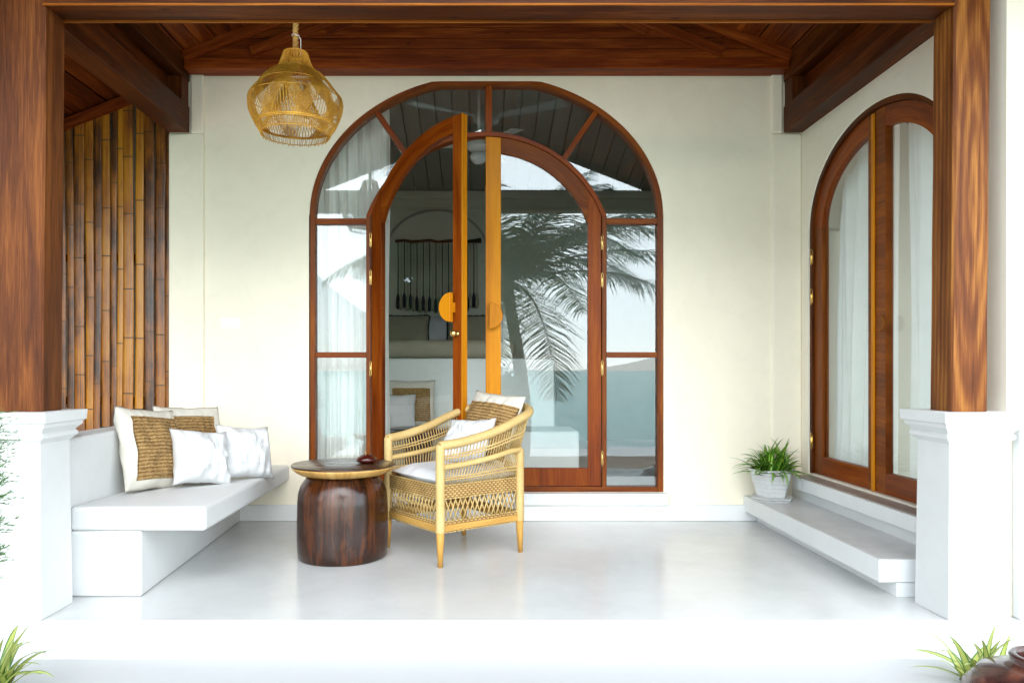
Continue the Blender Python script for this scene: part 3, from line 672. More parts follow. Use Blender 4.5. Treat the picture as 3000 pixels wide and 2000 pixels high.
def leaf(hx, dirn, W, rotz, mats, free_w, hinge_zs, yface):
    """door leaf built in its closed place, hinged at x = hx; parts are children of the doorway"""
    R0 = R_IN - ti - .003; zc0 = ZC_IN; zb0 = ZB + .036
    lf = bpy.data.objects.new('door_leaf', None); COL.objects.link(lf); lf.parent = dw
    lf.location = Vec((hx, yface, ZB)) - dw.location; lf.rotation_euler = (0, 0, rotz)
    off = lambda s, z, t: (dirn * s, t, z - ZB)          # local frame
    def top(s, R): 
        x = hx + dirn * s - CX; return zc0 + sqrt(max(R * R - x * x, 0))
    hw_ = .088; tk = .042
    # hinge stile
    n = 6; g = MB(); a = [(0 + hw_ * i / n, top(hw_ * i / n, R0)) for i in range(n + 1)]; b0 = [(p[0], zb0) for p in a]
    def stile(s0, s1, m, name='stile', t0=0, t1=tk, R=R0, z0=None):
        n = 5; a = [(s0 + (s1 - s0) * i / n, top(s0 + (s1 - s0) * i / n, R)) for i in range(n + 1)]
        g = MB(); b = len(g.v); z0 = zb0 if z0 is None else z0
        poly = [(s0, z0), (s1, z0)] + a[::-1]
        g.prism(poly, off, t0, t1); return obj(name, g, m, lf, local=True, bev=.003)
    stile(.002, hw_, mats[0]); 
    stile(W - free_w, W, mats[1])
    # arched top rail
    n = 20; s0, s1 = hw_ * .35, W - free_w
    th0 = math.acos(max(-1, min(1, (hx + dirn * hw_ - CX) / (R0 - .10)))) if abs((hx + dirn * hw_ - CX) / (R0 - .10)) < 1 else (0 if dirn < 0 else pi)
    th1 = math.acos((hx + dirn * (W - free_w) - CX) / R0)
    qs = [th0 + (th1 - th0) * i / n for i in range(n + 1)]
    o_ = []; i_ = []
    for q in qs:
        for lst, R in ((o_, R0), (i_, R0 - .10)):
            xx = CX + R * cos(q); s = (xx - hx) * dirn; s = max(hw_, min(W - free_w, s)); 
            x_ = hx + dirn * s - CX; lst.append((s, zc0 + sqrt(max(R * R - x_ * x_, 0))))
    g = MB(); g.band(o_, i_, off, .0015, tk - .0015); obj('arch_rail', g, mats[2], lf, local=True, bev=.002)
    g = MB(); g.prism([(hw_, zb0), (W - free_w, zb0), (W - free_w, zb0 + .118), (hw_, zb0 + .118)], off, .001, tk - .001); obj('bottom_rail', g, mats[3], lf, local=True, bev=.003)
    ss = [hw_ + (W - free_w - hw_) * i / 16 for i in range(17)]
    up = [(s, top(s, R0 - .098)) for s in ss]; dn = [(s, zb0 + .118) for s in ss]
    g = MB(); g.band(up, dn, off, .018, .023); obj('pane', g, M['glass'], lf, local=True)
    return lf
HXR = CX + xj - ti - .003; HXL = CX - xj + ti + .003
WR = HXR - .040; WL = .036 - HXL
lr = leaf(HXR, -1, WR, 0, (M['door'], M['teak'], M['door2'], M['door']), .100, None, YB + .018)
ll = leaf(HXL, 1, WL, -RAD(36), (M['door'], M['door'], M['door'], M['door']), .068, None, YB + .018)
g = MB(); R0 = R_IN - ti - .003
zt_ = ZC_IN + sqrt(R0 ** 2 - (HXL + WL - CX) ** 2)
g.box(WL + .0005, WL + .0065, -.003, .046, .036, zt_ - ZB); obj('edge_strip', g, M['teak'], ll, local=True, bev=.001)
# handles, knob, hinges
hz = bz(925) - ZB
offR = lambda s, z, t: (-s, t, z)
g = half_disc(WR - .024, hz, .086, -1, -.052, -.022, offR); g.prism([(WR - .045, hz - .03), (WR - .03, hz - .03), (WR - .03, hz + .03), (WR - .045, hz + .03)], offR, -.022, .001); obj('handle', g, M['teak'], lr, local=True, bev=.004)
offL = lambda s, z, t: (s, t, z)
hzl = hz + .02
g = half_disc(WL - .045, hzl, .088, -1, -.055, -.024, offL); g.prism([(WL - .06, hzl - .03), (WL - .046, hzl - .03), (WL - .046, hzl + .03), (WL - .06, hzl + .03)], offL, -.024, .001); obj('handle', g, M['teak'], ll, local=True, bev=.004)
g = half_disc(WL - .03, hzl, .088, -1, .066, .09, offL); g.prism([(WL - .06, hzl - .03), (WL - .046, hzl - .03), (WL - .046, hzl + .03), (WL - .06, hzl + .03)], offL, .041, .067); obj('handle', g, M['teak'], ll, local=True, bev=.004)
g = MB(); zz = bz(986) - ZB - .0
prof = [(.001, 0), (.016, .001), (.017, .006), (.008, .008), (.007, .022), (.015, .028), (.021, .038), (.020, .048), (.010, .055), (.0005, .056)]
k = MB().lathe(prof, (0, 0, 0), 20)
for p in k.v: x, y, z = p; p.x, p.y, p.z = WL - .034 + x, -z, zz + y
obj('knob', k, M['metal'], ll, local=True)
def hinges(parent, pts, ax='b'):
    for p in pts:
        g = MB(); p = Vec(p); g.tube([p - Vec((0, 0, .045)), p + Vec((0, 0, .045))], .0048, 10)
        for dz in (-.048, .048): g.tube([p + Vec((0, 0, dz - .004)), p + Vec((0, 0, dz + .004))], .0040, 8)
        if ax == 'b': g.box(p.x - .006, p.x + .006, p.y + .002, p.y + .006, p.z - .043, p.z + .043)
        else: g.box(p.x + .002, p.x + .006, p.y - .014, p.y + .014, p.z - .043, p.z + .043)
        obj('hinge', g, M['metal'], parent)
hinges(dw, [(HXL - .003, YB + .008, bz(y)) for y in (702, 812, 1080, 1380)])
hinges(dw, [(HXR + .003, YB + .008, bz(y)) for y in (710, 820, 1078, 1342)])

# ------------------------------------------------------------------ side door in the right wall
sd = thing('side_door', 'narrow arched double door of red wood with white curtains behind its glass', 'door', (XW + .04, sc, szb))
X0 = XW + .012
o_ = [(sc + sa, szb)] + sarch + [(sc - sa, szb)]
i_ = [(sc + sa - .03, szb)] + arch_pts(sc, ssp, sa - .03, sb - .03, 48) + [(sc - sa + .03, szb)]
g = MB(); g.band(o_, i_, mp_s, X0 - .004, X0 + .09); obj('frame', g, M['beam'], sd, bev=.003)
for s in (1, -1):                                     # s=1: the far leaf
    a_, b_ = sa - .033, sb - .033; sw = .105; cw = .055 if s > 0 else .10
    lf = bpy.data.objects.new('door_leaf', None); COL.objects.link(lf); lf.parent = sd; lf.location = Vec((X0 + .02, sc, szb)) - sd.location
    def zt(y, k=0): d = (y - sc) / (a_ - k); return ssp + (b_ - k) * sqrt(max(0, 1 - d * d))
    def poly(y0, y1, m, name, t0=0, t1=.042, kk=0, zbt=szb + .004):
        n = 8; ys = [y0 + (y1 - y0) * i / n for i in range(n + 1)]
        g = MB(); g.band([(y, zt(y, kk)) for y in ys], [(y, zbt) for y in ys], mp_s, X0 + .012 + t0, X0 + .012 + t1); return obj(name, g, m, lf, bev=.002)
    yo = sc + s * a_; yi = sc + s * (a_ - sw); ycn = sc + s * .008; yc2 = sc + s * (.008 + cw)
    g = MB(); g.band([(yo, szb + .004), (yo, ssp)], [(yi, szb + .004), (yi, ssp)], mp_s, X0 + .012, X0 + .054); obj('stile', g, M['door2'], lf, bev=.002)
    poly(ycn, yc2, M['door2'], 'stile')
    qs = [i / 20 for i in range(21)]; th1 = math.acos(min(1, (.008 + cw) / a_)); th2 = math.acos(min(1, (.008 + cw) / (a_ - sw)))
    A1 = [(sc + s * a_ * cos(q * th1), ssp + b_ * sin(q * th1)) for q in qs]; A2 = [(sc + s * (a_ - sw) * cos(q * th2), ssp + (b_ - sw) * sin(q * th2)) for q in qs]
    g = MB(); g.band(A1, A2, mp_s, X0 + .0135, X0 + .0525); obj('arch_rail', g, M['door'], lf, bev=.002)
    g = MB(); g.box(X0 + .013, X0 + .053, min(yc2, yi), max(yc2, yi), szb + .004, szb + .115); obj('bottom_rail', g, M['door'], lf, bev=.002)
    ys = [yc2 + (yi - yc2) * i / 16 for i in range(17)]
    up = [(y, ssp + (b_ - sw) * sqrt(max(0, 1 - ((y - sc) / (a_ - sw)) ** 2))) for y in ys]
    g = MB(); g.band(up, [(y, szb + .115) for y in ys], mp_s, X0 + .03, X0 + .035); obj('pane', g, M['glass'], lf)
g = MB(); g.box(X0 + .002, X0 + .0115, sc - .010, sc + .016, szb + .004, ssp + sb - .045); obj('cover_strip', g, M['teak'], sd, bev=.002)
hinges(sd, [(X0 - .008, sc + sa - .03, z) for z in (P(0, 755, 4.66).z, P(0, 870, 4.66).z, P(0, 1290, 4.66).z)], 's')
g = half_disc(3.82, 1.22, .042, -1, X0 - .022, X0 - .004, mp_s); obj('handle', g, M['lit_edge_handle'], sd, bev=.003)

# ------------------------------------------------------------------ curtains
def curtain(name, label, x0, x1, z0, z1, mp3, t, m, folds=7, amp=.035, seed=0, gather=0, lean=0, n=110):
    rnd = random.Random(seed); ph = [rnd.random() * 6.28 for _ in range(4)]
    g = MB(); rows = 26
    for side in (0, 1):
        for j in range(rows + 1):
            v = j / rows; z = z0 + (z1 - z0) * v
            for i in range(n + 1):
                u = i / n
                a = amp * (.6 + .4 * (1 - v))
                d = a * sin(u * folds * 2 * pi + ph[0] + .5 * sin(v * 3 + ph[1])) + a * .45 * sin(u * folds * 4.7 * pi + ph[2] + .8 * sin(v * 2.1)) + a * .18 * sin(u * folds * 11 * pi + ph[3])
                sx = x0 + (x1 - x0) * (u + gather * (1 - v) * sin(u * pi) * .1) + lean * (1 - v)
                sx += .006 * sin(v * 9 + u * 20)
                g.V(mp3(sx, z + (.012 * sin(u * 40 + ph[1]) if j == 0 else 0), t + d + side * .002))
    b = (rows + 1) * (n + 1)
    for j in range(rows):
        for i in range(n):
            q = j * (n + 1) + i
            g.Fc((q, q + 1, q + n + 2, q + n + 1), None, True)
    g2 = MB(); g2.v = g.v[:b]; g2.f = g.f; g2.uv = g.uv; g2.sm = g.sm
    return tag(obj(name, g2, m, recalc=False), label, 'curtain')
curtain('curtain', 'long pleated white curtain behind the left sidelight of the arched doorway', -1.22, -.62, .20, 3.0, mp_b, 5.02, M['curtain'], 8, .03, 3)
curtain('curtain', 'pale curtain behind the far leaf of the side door', 3.97, 4.72, .345, 2.6, mp_s, XW + .20, M['sheer'], 4, .045, 5, lean=.05)
curtain('curtain', 'pale curtain hanging behind the near leaf of the side door, partly hidden by the post', 3.1, 3.93, .345, 2.6, mp_s, XW + .20, M['sheer'], 4, .045, 9, lean=-.06)

# ------------------------------------------------------------------ the room behind
rm = thing('room', 'dim bedroom seen through the arched doorway, with beige walls and grey ceiling', 'room', (0.3, 6.8, 0))
RX0, RX1, RY = -2.8, 3.9, 8.4
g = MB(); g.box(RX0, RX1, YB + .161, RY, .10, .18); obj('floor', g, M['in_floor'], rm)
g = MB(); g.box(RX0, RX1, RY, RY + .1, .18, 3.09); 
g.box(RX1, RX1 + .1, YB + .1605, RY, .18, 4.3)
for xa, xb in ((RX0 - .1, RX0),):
    for y0, y1, z0, z1 in ((YB + .1605, 5.6, .18, 4.3), (7.9, RY, .18, 4.3), (5.6, 7.9, .18, 1.1), (5.6, 7.9, 2.7, 4.3)): g.box(xa, xb, y0, y1, z0, z1)  # leaves an opening for the added window
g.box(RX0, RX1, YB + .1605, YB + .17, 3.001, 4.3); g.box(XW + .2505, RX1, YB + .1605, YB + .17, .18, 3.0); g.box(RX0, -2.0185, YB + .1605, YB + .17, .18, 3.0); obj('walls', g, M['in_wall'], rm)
g = MB(); 
nb = 42
for i in range(nb):
    xa = RX0 + (RX1 - RX0) * i / nb; xb = RX0 + (RX1 - RX0) * (i + 1) / nb - .012
    g.hexa([(xa, YB + .17, 3.95), (xb, YB + .17, 3.95), (xb, RY, 3.03), (xa, RY, 3.03), (xa, YB + .17, 3.98), (xb, YB + .17, 3.98), (xb, RY, 3.06), (xa, RY, 3.06)])
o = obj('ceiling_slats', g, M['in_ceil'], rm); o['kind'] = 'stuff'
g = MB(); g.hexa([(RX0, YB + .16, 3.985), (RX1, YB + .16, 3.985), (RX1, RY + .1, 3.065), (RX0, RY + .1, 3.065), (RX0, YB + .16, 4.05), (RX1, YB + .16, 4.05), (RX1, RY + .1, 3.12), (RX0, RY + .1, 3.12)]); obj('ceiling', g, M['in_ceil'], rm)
g = MB(); g.box(RX0, RX1, RY - .05, RY - .001, 2.93, 3.02); g.box(RX0, RX1, RY - .03, RY - .001, 2.80, 2.83); obj('cornice', g, M['in_wall'], rm, bev=.01)
na = arch_pts((1280 - PX0) / 256, 2.30, .60, .52, 30); nbp = [(p[0] * 1, p[1]) for p in arch_pts((1280 - PX0) / 256, 2.30, .575, .495, 30)]
cxn = (1280 - PX0) / 256
g = MB(); g.band([(cxn + .60, 1.1)] + na + [(cxn - .60, 1.1)], [(cxn + .575, 1.1)] + nbp + [(cxn - .575, 1.1)], mp_b, RY - .03, RY - .001); obj('niche_moulding', g, M['in_ceil'], rm)
for xa in (RX0 - .06,):
    g = MB(); g.box(xa, xa + .006, 5.6, 7.9, 1.1, 2.7); obj('added_window_pane', g, M['glass'], rm)  # added window, out of view, lets daylight into the room
# side room box behind the side door
g = MB(); g.box(3.6, 3.606, 3.06, YB + .15, .305, 3.095); obj('added_window_pane', g, M['glass'], rm)  # added pane instead of an outer wall, lets daylight onto the curtains
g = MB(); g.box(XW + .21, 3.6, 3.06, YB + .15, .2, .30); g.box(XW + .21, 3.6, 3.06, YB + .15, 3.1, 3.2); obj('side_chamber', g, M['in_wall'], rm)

# bed
bd = thing('bed', 'built-in white bed platform with taupe mattress inside the room', 'bed', (-.1, 7.2, .18))
g = MB(); g.box(-1.9, P(1626, 0, 6.3).x, 6.3, RY - .031, .18, 1.08); obj('platform', g, M['in_white'], bd, bev=.02, seg=3)
g = MB(); g.box(-1.8, P(1510, 0, 6.4).x, 6.36, RY - .05, 1.081, 1.24); obj('mattress', g, M['linen'], bd, bev=.06, seg=4)
g = MB(); g.box(-1.9, P(1690, 0, 5.9).x, 5.75, 6.299, .18, .50); 
tag(obj('low_platform', g, M['in_white'], bev=.02, seg=3), 'low white built-in seat in front of the bed platform', 'seat')

# pillows ---------------------------------------------------------------
def pillow_mesh(w_, h_, t_, seed=0, n=30, pinch=.07, u0=-1, u1=1, v0=-1, v1=1, off=0, front_only=False, rib=0, wr=.006, nu=None, nv=None):
    g = MB(); nu = nu or n; nv = nv or n
    sides = (1,) if front_only else (1, -1)
    for sd_ in sides:
        b = len(g.v)
        for j in range(nv + 1):
            for i in range(nu + 1):
                u = u0 + (u1 - u0) * i / nu; v = v0 + (v1 - v0) * j / nv
                fu, fv = max(0, 1 - abs(u) ** 2.6), max(0, 1 - abs(v) ** 2.6)
                f = (fu ** .62) * (fv ** .62)
                x = u * w_ / 2 * (1 - pinch * (1 - v * v) * abs(u) ** 2); y = v * h_ / 2 * (1 - pinch * (1 - u * u) * abs(v) ** 2)
                wn = mnoise.noise(Vec((u * 2.2 + seed, v * 2.2, seed * 1.7))) * wr * 2 + mnoise.noise(Vec((u * 6 + seed, v * 3, sd_))) * wr
                ed = (1 - fu * fv) ** 2
                z = sd_ * (t_ / 2 * f + wn * min(1, f * 3))
                x += ed * .0018 * sin(v * 9 + seed); y += ed * .0018 * sin(u * 8 + seed * 2)
                if off: z += sd_ * off
                if rib: z += .0040 * abs(sin(v * h_ / 2 * pi / rib)) + .0022 * mnoise.noise(Vec((u * 40, v * 26, seed)))
                g.V((x, y, z))
        for j in range(nv):
            for i in range(nu):
                q = b + j * (nu + 1) + i; f = (q, q + 1, q + nu + 2, q + nu + 1)
                uvq = [(i / nu, j / nv)] * 4
                g.Fc(f if sd_ > 0 else f[::-1], uvq, True)
    if rib:                                        # skirt: gives the panel a thick edge
        ring = [i for i in range(nu + 1)] + [j * (nu + 1) + nu for j in range(1, nv + 1)] + [nv * (nu + 1) + i for i in range(nu - 1, -1, -1)] + [j * (nu + 1) for j in range(nv - 1, 0, -1)]
        lo = [g.V(g.v[i] - Vec((0, 0, .008))) for i in ring]
        for k in range(len(ring)):
            j = (k + 1) % len(ring); g.Fc((ring[k], ring[j], lo[j], lo[k]), None, True)
    return g
def pillow(label, w_, h_, t_, loc, mat, mtx, seed=0, panel=None, pinch=.07, cat='pillow', group=None, fringe=False, wr=.006, pleat=False):
    o = thing('pillow' if cat == 'pillow' else cat, label, cat, loc, (0, 0, 0), group)
    o.rotation_euler = mtx.to_euler()
    g = pillow_mesh(w_, h_, t_, seed, 30, pinch, wr=wr)
    c = obj('cover', g, mat, o, local=True, recalc=False)
    bmx = bmesh.new(); bmx.from_mesh(c.data); bmesh.ops.remove_doubles(bmx, verts=bmx.verts, dist=.0012); bmx.to_mesh(c.data); bmx.free()
    if panel:
        u0, u1, v0, v1 = panel
        g = pillow_mesh(w_, h_, t_, seed, 30, pinch, u0, u1, v0, v1, .002, True, .018, wr=wr, nu=50, nv=150)
        obj('jute_panel', g, M['jute'], o, local=True, recalc=False)
    if pleat:                                     # fine stitched tucks down the middle of the face
        g = MB()
        for k in range(12):
            u = -.42 + k * .076; pts = []
            for j in range(15):
                v = -.55 + 1.15 * j / 14 * (1 - .15 * (k % 3)); fu, fv = 1 - abs(u) ** 2.6, 1 - abs(v) ** 2.6
                wn = mnoise.noise(Vec((u * 2.2 + seed, v * 2.2, seed * 1.7))) * wr * 2 + mnoise.noise(Vec((u * 6 + seed, v * 3, 1))) * wr
                pts.append((u * w_ / 2, v * h_ / 2, t_ / 2 * (fu ** .62) * (fv ** .62) + wn + .0005))
            g.tube(pts, .0016, 5)
        q = obj('tucks', g, mat, o, local=True); q['kind'] = 'stuff'
    if fringe:
        g = MB(); pts = []
        for k in range(80):
            a = 2 * pi * k / 80; u = max(-1, min(1, 1.35 * cos(a))); v = max(-1, min(1, 1.35 * sin(a)))
            pts.append((u * w_ / 2 * (1 - pinch * (1 - v * v)), v * h_ / 2 * (1 - pinch * (1 - u * u)), .008 * sin(k * 2.3)))
        g.tube(pts, .011, 5, closed=True); obj('fringe', g, M['fringe'], o, local=True)
    return o
def frame_mtx(normal, roll=0, up=(0, 0, 1)):
    """pillow frame: local z = the face normal, local y as near to up as it can be"""
    n = Vec(normal).normalized(); y = Vec(up); y = (y - n * y.dot(n)).normalized(); x = y.cross(n).normalized()
    m = Matrix((x, y, n)).transposed()
    return (m @ Matrix.Rotation(roll, 3, 'Z'))
zs_ = .385
pillow('cream pillow with a tan jute panel, nearest of the pair against the parapet', .42, .42, .16, (-1.660, 3.70, zs_ + .195), M['cush_c'], frame_mtx((.95, -.24, .24), RAD(-6)), 1, (-.76, .86, -.78, .74), .05, group='pillows on the bench', wr=.01)
pillow('cream pillow with a browner jute panel, half hidden behind the tan jute one', .42, .42, .12, (-1.62, 4.12, zs_ + .185), M['cush_c'], frame_mtx((.80, -.52, .25), RAD(-3)), 2, (-.70, .70, -.72, .70), .05, group='pillows on the bench', wr=.01)
pillow('small white pillow propped in front of the jute pillows', .33, .30, .17, (-1.455, 3.83, zs_ + .138), M['cush_w'], frame_mtx((.76, -.56, .34), RAD(-8)), 3, None, .10, group='pillows on the bench', wr=.012, pleat=True)
pillow('small white pillow standing farthest along the bench toward the back wall', .33, .31, .17, (-1.31, 4.10, zs_ + .135), M['cush_w'], frame_mtx((.72, -.60, .34), RAD(-6)), 4, None, .10, group='pillows on the bench', wr=.012, pleat=True)
for px, sx, mt, lab, fr in ((1185, .55, 'linen', 'taupe pillow with dark fringe at the left of the bed', True), (1240, .42, 'linen_lilac', 'lilac pillow tucked beside the left taupe pillow on the bed', False),
                        (1297, .42, 'linen_lilac', 'lilac pillow standing in the middle of the bed behind the door edge', False), (1375, .50, 'linen', 'taupe pillow with dark fringe at the right of the bed', True)):
    p = P(px, 955, 7.9); pillow(lab, sx, .36, .16, (p.x, 7.9 + (0 if fr else .12), 1.40), M[mt], frame_mtx((0, -1, .25)), px % 7, None, .08, group='pillows on the bed', fringe=fr)
pillow('jute and cream pillow on the low seat inside the room', .40, .40, .14, (P(1205, 0, 6.1).x, 6.1, .70), M['cush_c'], frame_mtx((.1, -1, .22)), 6, (-.8, .8, -.8, .62), .05)
pillow('white pillow leaning on the jute one inside the room', .30, .30, .13, (P(1165, 0, 5.95).x, 5.95, .64), M['cush_w'], frame_mtx((.1, -1, .25)), 8, None, .08)
g = MB(); c = P(1225, 1250, 5.4); g.lathe([(.001, .0), (.10, .0), (.13, .02), (.10, .18), (.12, .29), (.22, .32), (.235, .345), (.22, .365), (.001, .366)], (c.x, 5.45, .181), 40)
tag(obj('stool', g, M['table'], smooth=True), 'dark round wooden stool inside the doorway', 'stool')
# macrame
mc = thing('macrame_hanging', 'dark macrame wall hanging with tassels on a branch above the bed', 'wall hanging', (cxn, RY - .06, 1.7))
zb_ = H + (PY0 - 709) / 256; x0m, x1m = (1160 - PX0) / 256, (1410 - PX0) / 256
g = MB(); g.tube([(x0m + (x1m - x0m) * i / 10, RY - .06, zb_ + .01 * sin(i * 2.1)) for i in range(11)], [.016, .014, .018, .015, .016, .014, .017, .015, .018, .02, .03], 8); obj('branch', g, M['darkwood'], mc)
for i in range(26):
    x = x0m + .03 + (x1m - x0m - .08) * i / 25; ln = .62 + .05 * cos((i - 12.5) / 12.5 * 1.6) + random.uniform(-.02, .02)
    dk = i % 2 == 0
    g = MB(); g.tube([(x, RY - .06, zb_ - .01), (x + .003, RY - .062, zb_ - ln * .5), (x, RY - .06, zb_ - ln)], .0065 if dk else .0045, 5); obj('cord', g, M['dark_mac'] if dk else M['cord_l'], mc)
    zt2 = zb_ - ln + .03
    g = MB(); g.lathe([(.008, zt2), (.016, zt2 - .03), (.022, zt2 - .09), (.020, zt2 - .14), (.010, zt2 - .17), (.001, zt2 - .172)], (x, RY - .062, 0), 8); obj('tassel', g, M['fringe'] if dk else M['linen'], mc)

def fan(label, c, ztop, rot, L_=.62, globe=True):
    f = thing('ceiling_fan', label, 'fan', (c[0], c[1], c[2]))
    g = MB(); g.tube([(c[0], c[1], c[2] + .06), (c[0], c[1], ztop)], .012, 10); obj('rod', g, M['fan'], f)
    g = MB(); g.lathe([(.001, -.05), (.06, -.05), (.10, -.02), (.11, .02), (.09, .05), (.03, .07), (.012, .10), (.001, .10)], c, 28); obj('motor', g, M['fan'], f)
    if globe:
        g = MB(); g.lathe([(.001, -.155), (.04, -.145), (.072, -.115), (.08, -.085), (.065, -.06), (.05, -.052), (.001, -.051)], c, 24); obj('glass_globe', g, M['plastic'], f)
    for k in range(3):
        a = rot + k * 2 * pi / 3; d = Vec((cos(a), sin(a), 0)); s = Vec((-sin(a), cos(a), .15)); cc = Vec(c)
        g = MB(); p = [cc + d * .10 - s * .03, cc + d * L_ - s * .065, cc + d * L_ + s * .065, cc + d * .10 + s * .03]
        g.hexa([*p, *[q + Vec((0, 0, .008)) for q in p]]); obj('blade', g, M['fan'], f)
fan('white ceiling fan with globe lamp hanging inside the room', tuple(P(1403, 430, 6.4)), 3.5, RAD(185), .55)
fan('white ceiling fan under the patio roof, seen reflected in the fanlight', (.055, 3.75, 3.0), zc(.055) - .01, RAD(30), .68, False)

# ------------------------------------------------------------------ socket
g = MB(); p = P(676, 946, YB); sk = thing('wall_socket', 'white double wall socket plate low on the cream wall', 'socket', (p.x, YB, p.z))
g.box(p.x - .062, p.x + .062, YB - .009, YB, p.z - .032, p.z + .032); obj('plate', g, M['plastic'], sk, bev=.003)
for s in (-1, 1):
    g = MB(); g.box(p.x + s * .028 - .022, p.x + s * .028 + .022, YB - .012, YB - .0092, p.z - .02, p.z + .02); obj('switch', g, M['plastic'], sk, bev=.002)

# ------------------------------------------------------------------ side table
TX, TY = -.721, 3.866
tb = thing('side_table', 'dark carved log side table with a live edge round top', 'table', (TX, TY, 0))
prof = [(.001, .0), (.222, .0), (.229, .008), (.233, .05), (.235, .12), (.234, .20), (.232, .29), (.227, .34), (.216, .375), (.200, .400), (.188, .415), (.184, .430), (.001, .430)]
def wobb(a, i): return 1 + .012 * sin(a * 2 + .4) + .006 * sin(a * 5 + i * .2)
def tb_uv(g):
    for fi, f in enumerate(g.f):
        if len(f) == 4:
            uv = []
            for k in f:
                p = g.v[k] - Vec((TX, TY, 0)); a = math.atan2(p.y, p.x + 1e-9)
                uv.append((p.z, a * .23))
            if max(u[1] for u in uv) - min(u[1] for u in uv) > .7: uv = [(u[0], u[1] if u[1] > 0 else u[1] + 2 * pi * .23) for u in uv]
            g.uv[fi] = uv
    return g
g = MB(); g.lathe(prof, (TX, TY, 0), 64, wobb); obj('base', tb_uv(g), M['table'], tb, smooth=True)
def topw(a, i): return 1 + .02 * sin(a * 2 + 2.2) + .012 * sin(a * 3 + .5) + .006 * sin(a * 7)
g = MB(); g.lathe([(.001, .4305), (.19, .431), (.222, .436), (.248, .451), (.262, .466), (.268, .476)], (TX, TY, 0), 72, topw); obj('live_edge', tb_uv(g), M['sap'], tb, smooth=True)
g = MB(); g.lathe([(.268, .4763), (.267, .482), (.262, .4845), (.001, .485)], (TX, TY, 0), 72, topw)
for fi, f in enumerate(g.f): g.uv[fi] = [(g.v[k].x, g.v[k].y) for k in f]
obj('tabletop', g, M['tabletop'], tb, smooth=False)
ic = thing('incense_holder', 'small maroon wooden incense bowl on the side table', 'incense holder', (-.600, 3.90, .4855))
g = MB(); g.lathe([(.001, 0), (.036, 0), (.05, .008), (.054, .018), (.049, .029), (.036, .034), (.030, .042), (.024, .042), (.022, .036), (.001, .034)], (-.600, 3.90, .4855), 32); obj('bowl', g, M['incense'], ic, smooth=True)
g = MB(); g.tube([(-.606, 3.90, .518), (-.607, 3.90, .551)], .0022, 6); obj('stick', g, M['sap'], ic)

# ------------------------------------------------------------------ armchair
CH = Vec((-.144, 3.999, 0)); TH = -RAD(53.1)
ch = thing('rattan_armchair', 'woven rattan armchair with curved back facing the side table', 'armchair', CH, (0, 0, TH))
h = .257
def lerp(a, b, t): return Vec(a) * (1 - t) + Vec(b) * t
def catmull(pts, n):
    pts = [Vec(p) for p in pts]; P_ = [pts[0] * 2 - pts[1]] + pts + [pts[-1] * 2 - pts[-2]]; out = []
    m = len(pts) - 1
    for k in range(n + 1):
        s = k / n * m; i = min(int(s), m - 1); t = s - i
        a, b, c, d = P_[i:i + 4]
        out.append(.5 * ((2 * b) + (c - a) * t + (2 * a - 5 * b + 4 * c - d) * t * t + (3 * b - a - 3 * c + d) * t ** 3))
    return out
top = catmull([(h, -h - .005, .600), (h + .022, -.12, .618), (h + .040, .04, .655), (h + .048, .18, .705), (h + .015, .31, .748), (.15, .385, .768), (0, .405, .772), (-.15, .385, .768), (-h - .015, .31, .748), (-h - .048, .18, .705), (-h - .04, .04, .655), (-h - .022, -.12, .618), (-h, -h - .005, .600)], 96)
mid = catmull([(h, -h, .492), (h + .012, -.12, .502), (h + .018, .04, .522), (h + .012, .17, .545), (h, h, .553), (.15, .30, .57), (0, .31, .575), (-.15, .30, .57), (-h, h, .553), (-h - .012, .17, .545), (-h - .018, .04, .522), (-h - .012, -.12, .502), (-h, -h, .492)], 96)
base = []
for k in range(97):
    s = k / 96 * 3
    if s < 1: base.append(Vec((h, -h + 2 * h * s, .40)))
    elif s < 2: base.append(Vec((h - 2 * h * (s - 1), h, .40)))
    else: base.append(Vec((-h, h - 2 * h * (s - 2), .40)))
for nm, pts, r in (('top_rail', top, .0235), ('arm_rail', mid, .0145)):
    g = MB(); g.tube(pts, r, 14); obj(nm, g, M['rattan'], ch, local=True)
for sx, sy, zt_ in ((1, -1, .607), (-1, -1, .607), (1, 1, .556), (-1, 1, .556)):
    g = MB(); n = 60; pts = []; rr = []
    z0, z1 = .165, zt_
    for i in range(n + 1):
        t = i / n; z = z0 + (z1 - z0) * t; pts.append((sx * h, sy * h, z)); rr.append(.0228 + .0011 * (i % 2) - (.006 if i == 0 else 0) - (.004 if i == n else 0))
    g.tube(pts, rr, 14); obj('wrapped_post', g, M['rattan'], ch, local=True)
    g = MB(); g.tube([(sx * h, sy * h, .17), (sx * (h + .001), sy * h, .12), (sx * (h + .003), sy * (h + .002), 0.0)], [.021, .019, .0125], 14); obj('leg', g, M['leg'], ch, local=True)
# fine strands between base, mid and top rails
def samp(c, t): 
    s = t * 96; i = min(int(s), 95); return c[i].lerp(c[i + 1], s - i)
def tmap(t): return t
g = MB(); ns = 96
for k in range(1, ns):
    t = k / ns; lean_ = .010
    a = samp(base, t); b = samp(mid, max(0, min(1, t + lean_))); c = samp(top, max(0, min(1, t + lean_ * 2)))
    g.tube([a, b], .0029, 4); g.tube([b, c], .0029, 4)
o = obj('upright_strands', g, M['cane'], ch, local=True); o['kind'] = 'stuff'
g = MB()
for fr, rr in ((.30, .0042), (.42, .0042)):
    g.tube([base[i].lerp(mid[i], fr) + Vec((0, 0, .0007 * sin(i * 1.9))) for i in range(97)], rr, 5)
for fr, rr in ((.38, .0045), (.50, .0045)):
    g.tube([mid[i].lerp(top[i], fr) + Vec((0, 0, .0007 * sin(i * 1.9))) for i in range(97)], rr, 5)
